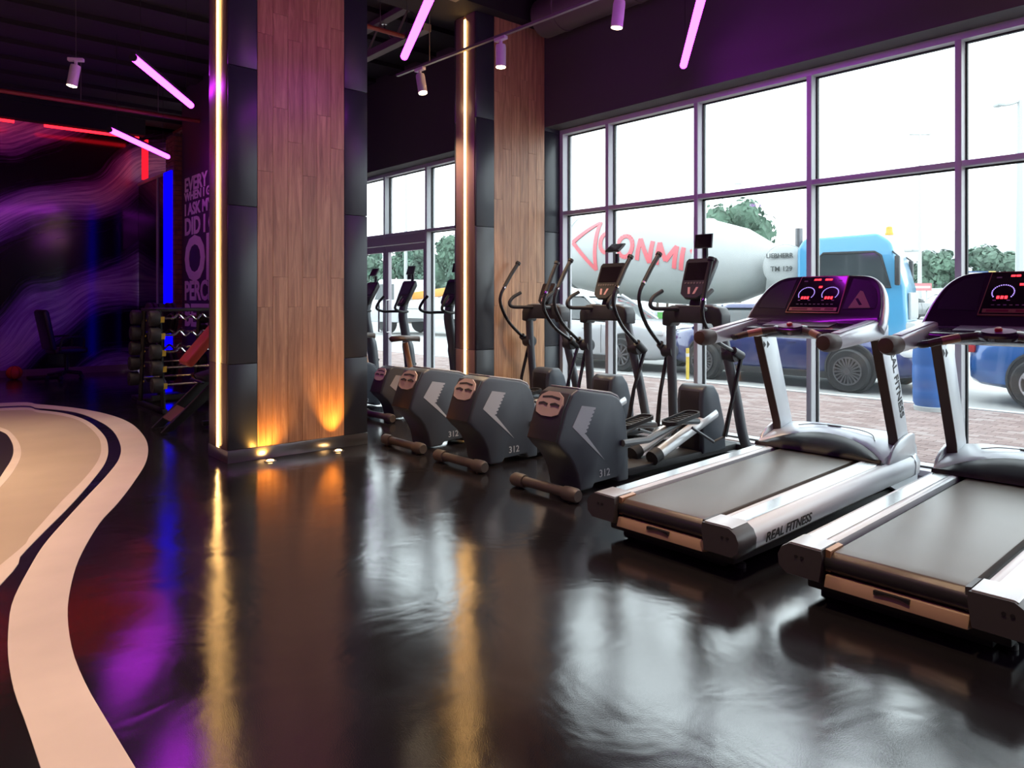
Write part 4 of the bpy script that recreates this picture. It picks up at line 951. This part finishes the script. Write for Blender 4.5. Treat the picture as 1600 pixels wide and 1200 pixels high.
def car(loc, rz, paint, label, L=4.6, W=.92, Hh=1.5, belt=.98, hood=.95, rim=None, spokes=10, suv=False, group=None, detail=True):
    """local +x = forward, origin under the centre"""
    T = empty('parked_car', (loc[0], loc[1], ZG-.03+(loc[2] if len(loc) > 2 else 0)), rz, label, 'car', group)
    h = L/2; rim = rim or M_rimd
    st = [(-h, .42, .72, .60), (-h+.03, .30, belt-.16, .74), (-h+.16, .26, belt-.03, .86), (-h+.6, .22, belt, .97), (-h+1.4, .20, belt+.01, 1.0), (0, .20, belt, 1.0), (h-1.45, .20, belt-.03, 1.0), (h-.8, .22, hood-.03, .98), (h-.35, .24, hood-.12, .90), (h-.10, .28, hood-.20, .78), (h-.01, .38, hood-.32, .62)]
    rings = []
    for x, zb, zs, w in st:
        w *= W
        half = [(.0, zb), (w*.80, zb), (w*.96, zb+.06), (w, zb+(zs-zb)*.35), (w*1.0, zb+(zs-zb)*.62), (w*.965, zs-.10), (w*.90, zs-.025), (w*.72, zs+.005), (0, zs+.025)]
        rings.append([(x, y, z) for y, z in half] + [(x, -y, z) for y, z in reversed(half[1:-1])])
    obj('body', G().loft(rings), paint, T, ang=55)
    # greenhouse
    xr0, xr1, xf1, xf0 = (-h+.16, -h+.55, h-2.35, h-1.38) if suv else (-h+.55, -h+1.15, h-2.3, h-1.30)
    wb, wt = W*.86, W*.66
    def plan(x0, x1, w, z): return [(x, y, z) for x, y in rrect(x0, x1, -w, w, .16, 4)]
    gl_ = [plan(xr0, xf0, wb, belt-.01), plan(xr0+(xr1-xr0)*.55, xf0+(xf1-xf0)*.55, (wb*.45+wt*.55)*1.01, belt+(Hh-belt)*.55), plan(xr1, xf1, wt, Hh-.05)]
    gh = obj('greenhouse', G().loft(gl_), M_carglass, T, ang=50)
    obj('roof', G().loft([plan(xr1-.10, xf1+.10, wt+.045, Hh-.085), plan(xr1-.06, xf1+.06, wt+.025, Hh-.03), plan(xr1+.1, xf1-.1, wt-.06, Hh)]), paint, T, ang=60)
    for s in (1, -1):
        for a, b in ((xr0+.02, xr1-.04), (xf0-.02, xf1+.06)):
            obj('pillar', G().tube([(a, s*wb*.985, belt-.02), ((a+b)/2, s*(wb+wt)*.505, (belt+Hh-.06)/2), (b, s*wt, Hh-.06)], .042, 6), paint, T)
        xm = (xr0+xf0)/2-.02
        obj('pillar', G().tube([(xm, s*wb*1.005, belt-.02), (xm-.03, s*wt*1.02, Hh-.06)], .032, 6), M_trim, T)
        obj('belt_trim', G().tube([(xr0+.15, s*(wb+.012), belt+.0), (xf0-.12, s*(wb+.012), belt-.005)], .012, 6), M_trim, T)
        obj('sill_trim', G().box(-h+.85, h-1.2, s*W-.02, s*W+.012, .19, .30, .01), M_trim, T)
        for x in (-.35, .75):
            obj('door_handle', G().box(x-.5, x-.34, s*W*.985-.01, s*W*.985+.022, belt-.19, belt-.16, .006), paint, T)
        for x in (h-1.55, -.12, -1.22):
            obj('door_seam', G().tube([(x, s*(W*1.001), .34), (x, s*(W*1.001), belt-.30), (x-.02, s*(W*.965), belt-.09)], .005, 5), M_trim, T)
        m = obj('wing_mirror', G().box(xf0-.42, xf0-.28, s*(W+.12)-.09, s*(W+.12)+.09, belt+.02, belt+.16, .03), paint, T)
        for x in (-h+.92, h-.95):
            obj('wheel_arch', G().lathe([(.01, s*(W-.06)), (.40, s*(W-.06)), (.40, s*(W+.006)), (.37, s*(W+.012)), (.365, s*(W+.002)), (.01, s*(W+.0))], 28, (x, 0, .37), 'y'), M_trim, T)
            wheel(T, (x, s*(W-.03), .335), .335, s, rim, spokes)
        obj('headlamp', G().box(h-.36, h-.10, s*.62-.15, s*.62+.15, hood-.31, hood-.18, .04), M_lampw, T)
        obj('tail_lamp', G().box(-h+.0, -h+.12, s*.66-.14, s*.66+.14, belt-.28, belt-.14, .03), M_lampr, T)
        obj('fog_lamp', G().box(h-.13, h-.03, s*.45-.14, s*.45+.14, .42, .50, .02), M_trim, T)
    gr = obj('grille', G().box(h-.16, h-.015, -.36, .36, hood-.38, hood-.19, .02), M_trim, T)
    for k in range(6): obj('grille_bar', G().box(h-.02, h-.004, -.33+.11*k, -.29+.11*k, hood-.36, hood-.21, .004), M_chrome, gr)
    obj('front_bumper', G().box(h-.20, h-.0, -.60, .60, .30, .42, .03), M_trim, T)
    return T
P_navy = mat('navy_car_paint', (.012,.022,.13), .22, .2, coat=1.0)
P_blue = mat('bright_blue_car_paint', (.012,.10,.34), .22, .2, coat=1.0)
P_white = mat('white_car_paint', (.46,.48,.50), .22, coat=1.0)
P_grey = mat('grey_car_paint', (.20,.21,.215), .25, .3, coat=1.0)
P_pale = mat('silver_car_paint', (.42,.44,.45), .25, .4, coat=1.0)
FRONT = R(-90)
car((12.35, 6.45), FRONT, P_navy, 'navy blue car parked behind the nearer treadmill', Hh=1.38, L=4.5, belt=.92, hood=.88, spokes=20, group='cars parked along the kerb')
car((12.35, 11.1), FRONT, P_white, 'white car parked outside behind the ellipticals', Hh=1.60, suv=True, L=4.7, belt=1.02, hood=1.05, group='cars parked along the kerb')
car((12.35, 1.45), FRONT, P_blue, 'bright blue car with five-spoke wheels at the right edge', Hh=1.55, suv=True, L=4.3, rim=M_rims, spokes=5, group='cars parked along the kerb')
car((42.1, 16.3, .38), R(-41), P_grey, 'grey car far off by the hedge', Hh=1.5, L=4.6, group='cars in the far lot')
car((50.2, 15.9, .45), R(-41), P_pale, 'pale silver car far off, beside the grey one', Hh=1.42, L=4.5, group='cars in the far lot')
bx_, by_ = 10.2, 3.55
br = empty('plastic_barrel', (bx_, by_, ZG), 0, 'blue plastic barrel standing on the paving outside', 'barrel')
obj('shell', G().lathe([(.19, .05), (.215, .10), (.222, .25), (.215, .28), (.222, .31), (.225, .55), (.216, .58), (.224, .61), (.215, .80), (.18, .84)], 28), mat('blue_barrel_plastic', (.02,.13,.44), .45), br)
obj('base_ring', G().lathe([(.19, .0), (.205, .0), (.212, .05), (.19, .06)], 28), mat('pale_barrel_base', (.55,.6,.6), .5), br)
obj('lid', G().lathe([(.02, .835), (.19, .835), (.19, .865), (.02, .87)], 28), mat('blue_barrel_plastic', (.02,.13,.44), .45), br)
for i, (px, py) in enumerate(((1074, 585),)):
    u, v = 10.9, 7.77
    bo = empty('bollard', (u, v, ZG), 0, 'slim yellow bollard on the paving behind an elliptical', 'bollard')
    obj('post', G().tube([(0, 0, 0), (0, 0, .55)], .03, 10), mat('yellow_bollard', (.75,.55,.08), .5), bo)
    obj('reflective_band', G().tube([(0, 0, .40), (0, 0, .46)], .032, 10), M_white, bo)

# ---------------------------------------------------------------- cement mixer truck, facing -y
M_drum = mat('white_drum_paint', (.36,.38,.38), .4, var=.05, vscale=1.2)
M_cab = mat('light_blue_cab', (.05,.25,.44), .3, coat=.6)
M_chass = mat('truck_chassis', (.05,.055,.055), .6)
M_redp = mat('red_truck_print', (.62,.12,.14), .5)
tk = empty('mixer_truck', (19.82, .266, ZG-.03), R(15), 'cement mixer truck with light blue cab and white drum', 'truck')
obj('chassis', G().box(-.45, .45, 6.9, 17.2, .72, 1.02), M_chass, tk)
obj('green_side_rail', G().box(-1.2, -1.12, 9.2, 15.8, .95, 1.12), mat('green_rail', (.10,.34,.08), .5), tk)
cab = G().prism([(8.95, .55), (8.95, 2.62), (8.80, 2.86), (7.25, 2.92), (6.98, 2.72), (6.70, 1.72), (6.66, .55)], 'yz', -1.18, 1.18, .08, 3)
cb = obj('cab', cab, M_cab, tk, ang=50)
win = [(8.45, 1.72), (8.45, 2.42), (8.37, 2.50), (7.30, 2.50), (7.18, 2.42), (6.98, 1.72)]
for s in (-1, 1): obj('side_window', G().prism(win, 'yz', s*1.175, s*1.19), M_carglass, cb); obj('window_frame', G().tube([(s*1.19, y, z) for y, z in win], .03, 6, closed=True), M_trim, cb); obj('cab_door_handle', G().box(s*1.2-.02, s*1.2+.02, 8.0, 8.18, 1.50, 1.55), M_trim, cb)
ws = [(-1.0, 6.745, 1.75), (1.0, 6.745, 1.75), (.96, 6.985, 2.62), (-.96, 6.985, 2.62)]
obj('windscreen', G().loft([[(x, y-.02, z) for x, y, z in ws], [(x, y+.03, z) for x, y, z in ws]]), M_carglass, cb)
for s in (-1, 1): obj('mirror', G().box(s*1.36-.10, s*1.36+.10, 6.78, 6.88, 1.75, 2.40, .03), M_trim, cb); obj('mirror_arm', G().tube([(s*1.15, 6.95, 2.5), (s*1.36, 6.83, 2.40)], .02, 6), M_trim, cb)
obj('beacon', G().lathe([(.09, 2.88), (.09, 2.93), (.075, 2.95), (.07, 3.06), (.02, 3.09)], 14, (-.85, 7.05, 0)), mat('amber_beacon', (.8,.32,.03), .3), cb, 'amber warning beacon')
obj('front_bumper', G().box(-1.15, 1.15, 6.5, 6.8, .45, .95, .05), M_drum, tk)
obj('grille_panel', G().box(-.8, .8, 6.62, 6.68, 1.0, 1.6, .02), M_drum, tk)
for y in (7.55, 9.6, 13.6, 14.95):
    for s in (-1, 1): wheel(tk, (s*0+y*0, 0, 0), .001, 1, M_rimd, 3) if False else None
wg = []
for y in (7.7, 9.55, 13.7, 15.05):
    for s in (-1, 1):
        w = obj('wheel', G().lathe([(.30, -.14), (.47, -.145), (.51, -.10), (.51, .10), (.47, .145), (.30, .14)], 24, (s*1.0, y, .51), 'x'), M_tyre, tk)
        obj('hub', G().lathe([(.02, s*.05), (.31, s*.06), (.28, s*.12), (.12, s*.13), (.10, s*.18), (.02, s*.18)], 20, (s*1.0, y, .51), 'x'), M_rimd, w)
# drum: axis tilts up towards the rear
prof = [(.18, 0), (.55, .02), (.62, .10), (.95, .75), (1.15, 1.75), (1.22, 3.0), (1.22, 4.2), (1.08, 5.4), (.80, 6.5), (.76, 6.9), (.6, 6.92)]
ax = Vector((0, math.cos(R(6)), math.sin(R(6)))); MX = Matrix.Translation((0, 9.75, 2.25)) @ Matrix.Rotation(R(-90+6), 4, 'X')
dm = obj('mixing_drum', G().lathe([(r_, h_) for r_, h_ in prof], 40).xf(MX), M_drum, tk, 'white rotating mixing drum', ang=60)
for h_ in (1.75, 5.6): obj('drum_band', G().lathe([(1.145 if h_ < 3 else 1.03, h_-.05), (1.18 if h_ < 3 else 1.075, h_-.04), (1.18 if h_ < 3 else 1.075, h_+.04), (1.145 if h_ < 3 else 1.03, h_+.05)], 40).xf(MX), mat('grey_drum_band', (.4,.42,.42), .5), dm)
obj('drum_pedestal', G().prism([(9.2, 1.0), (9.9, 1.0), (9.8, 2.5), (9.35, 2.5)], 'yz', -.5, .5, .03), M_drum, tk)
wt_ = obj('water_tank', G().tube([(-.95, 9.28, 2.25), (.95, 9.28, 2.25)], .52, 28), M_drum, tk, 'round white water tank behind the cab')
obj('tank_end', G().lathe([(.02, -1.06), (.30, -1.04), (.46, -.99), (.52, -.94), (.53, -.90)], 28, (0, 9.28, 2.25), 'x'), M_drum, wt_)
put_text('lettering', 'LIEBHERR', .155, M_chass, wt_, (-1.085, 9.68, 2.44), (0, -1, 0), (0, 0, 1), xs=.95, bold=.01, thick=.012)
put_text('lettering', 'TM 129', .17, M_chass, wt_, (-1.085, 9.58, 2.12), (0, -1, 0), (0, 0, 1), xs=.95, bold=.004, thick=.008)
obj('exhaust_stack', G().tube([(-.75, 8.99, 1.0), (-.75, 9.0, 3.15)], .09, 12), M_rimd, tk)
obj('rear_hopper', G().prism([(16.4, 2.9), (17.3, 2.9), (17.1, 3.75), (16.2, 3.75)], 'yz', -.6, .6, .03), M_drum, tk)
obj('rear_frame', G().prism([(16.2, 1.0), (16.9, 1.0), (16.9, 3.0), (16.6, 3.0)], 'yz', -.5, .5), M_drum, tk)
obj('chute', G().tube([(0, 16.9, 2.5), (-.6, 17.8, 1.5)], .22, 12), M_drum, tk)
# lettering wraps the drum side
def on_drum(y, zoff, out=.02):
    """point on the drum flank that faces the building"""
    h_ = (y-9.75)/math.cos(R(6)); r_ = 1.0
    for (r0, h0), (r1, h1) in zip(prof, prof[1:]):
        if h0 <= h_ <= h1: r_ = r0+(r1-r0)*(h_-h0)/(h1-h0)
    zc = 2.25+(y-9.75)*math.tan(R(6)); a = zoff/r_
    return Vector((-(r_+out)*math.cos(a), y, zc+(r_+out)*math.sin(a)))
def wrap(me, y0, z0, sc=1.0, slope=0.0):
    for v in me.vertices:
        p = on_drum(y0-v.co.x*sc, z0+v.co.y*sc-slope*v.co.x*sc, .012+v.co.z*6); v.co = p
    return me
def stroke(g, pts, w, org, sc, slope, closed=False):
    for a, b in zip(pts, pts[1:]):
        ln = math.dist(a, b); ux, uy = (b[0]-a[0])/ln, (b[1]-a[1])/ln; n = max(1, int(ln/.15))
        for i in range(n):
            q = []
            for t, o in ((i/n-.002, -w), ((i+1)/n+.002, -w), ((i+1)/n+.002, w), (i/n-.002, w)):
                x, y = (a[0]+(b[0]-a[0])*t-uy*o)*sc, (a[1]+(b[1]-a[1])*t+ux*o)*sc
                q.append((org[0]-x-y*.12, org[1]+y-slope*(x)))
            g.loft([[tuple(on_drum(u_, v_, .022)) for u_, v_ in q], [tuple(on_drum(u_, v_, .004)) for u_, v_ in q]])
arc = lambda cx, cy, rx, ry, a0, a1, n=14: [(cx+rx*math.cos(R(a0+(a1-a0)*k/n)), cy+ry*math.sin(R(a0+(a1-a0)*k/n))) for k in range(n+1)]
GL = [('C', .62, [arc(.33, .5, .33, .5, 55, 305)]), ('O', .72, [arc(.36, .5, .36, .5, 0, 360, 20)]), ('N', .62, [[(0, 0), (0, 1)], [(0, 1), (.6, 0)], [(.6, 0), (.6, 1)]]),
      ('M', .80, [[(0, 0), (0, 1)], [(0, 1), (.4, .25)], [(.4, .25), (.8, 1)], [(.8, 1), (.8, 0)]]), ('I', .06, [[(0, 0), (0, 1)]]), ('X', .62, [[(0, 0), (.62, 1)], [(0, 1), (.62, 0)]])]
x_ = 0
for ch, w_, st_ in GL:
    g = G()
    for p_ in st_: stroke(g, p_, .095, (14.12-x_, .06-.14*x_), .58, .14)
    obj('drum_letter', g, M_redp, dm, flat=True); x_ += w_*.58+.18
g = G()
lg = [((0, 0), (.62, .55)), ((.62, .55), (.62, .38)), ((0, 0), (.62, -.55)), ((.62, -.55), (.62, .38))]
pts = [(0, 0), (.75, .72), (.75, -.72)]
for k in range(3):
    a, b = pts[k], pts[(k+1) % 3]; ln = math.dist(a, b); ux, uy = (b[0]-a[0])/ln, (b[1]-a[1])/ln
    n = 8
    for i in range(n):
        q = []
        for t, w in ((i/n, -.055), ((i+1)/n, -.055), ((i+1)/n, .055), (i/n, .055)):
            q.append((a[0]+(b[0]-a[0])*t-uy*w, a[1]+(b[1]-a[1])*t+ux*w))
        g.loft([[tuple(on_drum(15.0-x, .25+y, .02)) for x, y in q], [tuple(on_drum(15.0-x, .25+y, .005)) for x, y in q]])
obj('drum_logo', g, M_redp, dm, 'red triangle logo', flat=True)

# ---------------------------------------------------------------- trees, hedge, lamps, signs
M_leaf = [mat('leaf_green_a', (.06,.12,.085), .8, var=.4, vscale=1.5), mat('leaf_green_b', (.08,.145,.10), .8, var=.4, vscale=1.5), mat('leaf_green_c', (.10,.16,.12), .8, var=.4, vscale=1.5)]
M_trunk = mat('bark', (.13,.10,.08), .9)
def tree(u, v, h, w, label, group, mi=0, dense=7, leaves=900, ls=.2):
    T = empty('tree', (u, v, ZG-.06), 0, label, 'tree', group)
    obj('trunk', G().tube([(0, 0, 0), (.1, 0, h*.3), (0, .1, h*.6)], [.16, .12, .07], 8), M_trunk, T)
    g = G(); bl_ = []
    for k in range(dense):
        a = random.uniform(0, 6.28); q = random.uniform(.05, .6)*w; c = (q*math.cos(a), q*math.sin(a), h*random.uniform(.40, .84)); r_ = w*random.uniform(.26, .42)
        bl_.append((c, r_)); g.ico(c, r_*.8, 2, .2)
    for k in range(leaves):
        c, r_ = random.choice(bl_); d_ = Vector((random.gauss(0, 1), random.gauss(0, 1), random.gauss(0, 1))).normalized()
        p = Vector(c)+d_*r_*random.uniform(.72, 1.12); t1 = d_.orthogonal().normalized(); t1.rotate(Matrix.Rotation(random.uniform(0, 6.28), 3, d_))
        t2 = d_.cross(t1)+d_*random.uniform(-.7, .7); s_ = ls*random.uniform(.6, 1.3)
        g.add([p-t1*s_, p+t2*s_*.55, p+t1*s_, p-t2*s_*.55], [(0, 1, 2, 3)])
    obj('crown', g, M_leaf[mi], T, flat=True)
tree(25.2, 15.7, 5.6, 2.0, 'bushy green tree just behind the mixer truck cab', 'trees outside', 1, 16, 2600, .13)
for i in range(26):
    t = (i//2)/12; u = 62+(4.2 if i % 2 else 0); v = 2+46*t+(1.9 if i % 2 else 0)
    tree(u, v, random.uniform(5.4, 6.4) if i % 2 else random.uniform(4.8, 5.8), 2.05, 'dense green tree in the far treeline behind the lot', 'far treeline', i % 3, 10, 900, .26)
for i in range(9):
    t = i/8; u = 22+8*t; v = 28+27*t
    tree(u, v, random.uniform(4.8, 6.4), 1.5, 'pale green tree seen through the entrance door', 'trees beyond the entrance', i % 3, 10, 1500, .15)
M_lamp = mat('lamp_post_grey', (.40,.42,.42), .5)
def lamp(px, d, ztop, label, arm=(1.2, .25), r=.07, double=False):
    t = (px-800)/1150; u, v = d*(CF+CS*t), d*(CS-CF*t)
    T = empty('street_lamp', (u, v, ZG-.04), R(-41.1), label, 'street lamp', 'street lamps outside')
    obj('pole', G().tube([(0, 0, 0), (0, 0, ztop*.5), (0, 0, ztop)], [r*1.3, r, r*.7], 8), M_lamp, T)
    for s in ((1, -1) if double else (1,)):
        a = s*arm[0]
        am = obj('arm', G().tube([(0, 0, ztop), (a*.5, 0, ztop+arm[1]*.7), (a, 0, ztop+arm[1])], r*.5, 6), M_lamp, T)
        obj('lamp_head', G().box(min(a, a*1.45), max(a, a*1.45), -.12, .12, ztop+arm[1]-.05, ztop+arm[1]+.06, .04), M_lamp, am)
lamp(1437, 46, 11.8, 'tall thin street lamp between the truck and the window bar', (.45, 0), .11, True)
lamp(1129, 42, 7.9, 'street lamp with one arm rising over the drum', (.75, .18), .06)
lamp(1594, 19, 6.6, 'street lamp post at the right edge of the picture', (-.45, -.12), .10)
lamp(1402, 26, 3.2, 'short pole with cross bar beside the truck cab', (.5, 0), .12, True)
lamp(634, 40, 8.7, 'street lamp seen through the pane above the entrance door', (-1.4, .3), .09)
def board(px, d, z0, z1, w, m, label, m2=None):
    t = (px-800)/1150; u, v = d*(CF+CS*t), d*(CS-CF*t)
    T = empty('signboard', (u, v, ZG-.04), R(-41.1), label, 'sign')
    obj('panel', G().box(-w/2, w/2, -.05, .05, z0, z1), m, T)
    for x in (-w*.38, w*.38): obj('leg', G().tube([(x, .08, 0), (x, .08, z1-.05)], .05, 6), M_lamp, T)
    return T
sg = board(1527, 30, 1.5, 2.62, .85, mat('navy_sign', (.03,.07,.17), .5), 'navy blue sign with yellow side panel')
obj('yellow_panel', G().box(.43, .72, -.06, .06, .2, 2.62), mat('yellow_sign', (.62,.44,.14), .5), sg)
for z in (2.5, 2.0, 1.85): obj('white_line', G().box(-.38, .3, -.056, -.05, z, z+.06), M_white, sg)
sb = board(1429, 44, 2.0, 2.45, 2.0, mat('red_white_sign', (.50,.16,.17), .5), 'wide red and white banner sign in the far lot')
obj('white_stripe', G().box(-.9, .9, -.056, -.05, 2.16, 2.28), M_white, sb)
# long pale site wall in front of the treeline and flat building behind it
obj('site_wall', G().box(58, 58.3, 2, 42, ZG-.1, 2.2), mat('white_site_wall', (.62,.64,.64), .7), label='long low white wall in front of the far trees', cat='wall')
fb = obj('far_building', G().box(92, 102, 16, 46, 0, 8.6), mat('pale_building', (.5,.52,.53), .7), label='pale flat-roofed building above the far trees', cat='building')
for k in range(9): obj('roof_unit', G().box(94, 96, 17+3.2*k, 18.4+3.2*k, 8.6, 9.3+.4*(k % 2)), mat('pale_building', (.5,.52,.53), .7), fb)
# crane truck and van beyond the entrance
ct = empty('crane_truck', (17.8, 24.5, ZG-.03), R(10), 'white crane truck with orange boom beyond the entrance door', 'truck')
obj('bed', G().box(-1.1, 1.1, -3.5, 1.6, .7, 1.05), mat('pale_truck_grey', (.45,.47,.46), .5), ct)
obj('cab', G().prism([(1.7, .5), (1.7, 2.3), (2.9, 2.3), (3.5, 1.5), (3.5, .5)], 'yz', -1.1, 1.1, .06), P_white, ct)
obj('cab_window', G().prism([(1.95, 1.45), (1.95, 2.1), (2.8, 2.1), (3.15, 1.45)], 'yz', -1.12, -1.09), M_carglass, ct)
obj('boom', G().prism([(-3.8, 1.95), (-3.8, 2.25), (1.5, 1.75), (1.5, 1.45)], 'yz', -.5, -.1, .02), mat('orange_boom', (.72,.30,.05), .5), ct)
obj('side_panel', G().prism([(-3.4, 1.15), (-3.4, 1.75), (1.2, 1.4), (1.2, 1.1)], 'yz', -1.05, -1.0), P_pale, ct)
for y in (-2.6, -1.4, 2.5):
    for s in (-1, 1): obj('wheel', G().lathe([(.05, -.13), (.44, -.13), (.48, 0), (.44, .13), (.05, .13)], 22, (s*.95, y, .48), 'x'), M_tyre, ct)
vn = empty('parked_van', (16.0, 33.5, ZG-.03), R(4), 'white box van at the left of the entrance view', 'van')
obj('box_body', G().box(-1.1, 1.1, -2.6, 1.4, .5, 2.85, .08), P_white, vn)
obj('cab', G().prism([(1.42, .45), (1.42, 2.1), (2.3, 2.0), (3.0, 1.2), (3.0, .45)], 'yz', -1.0, 1.0, .06), P_white, vn)
for y in (-1.6, 2.2):
    for s in (-1, 1): obj('wheel', G().lathe([(.05, -.11), (.33, -.11), (.36, 0), (.33, .11), (.05, .11)], 22, (s*.9, y, .36), 'x'), M_tyre, vn)
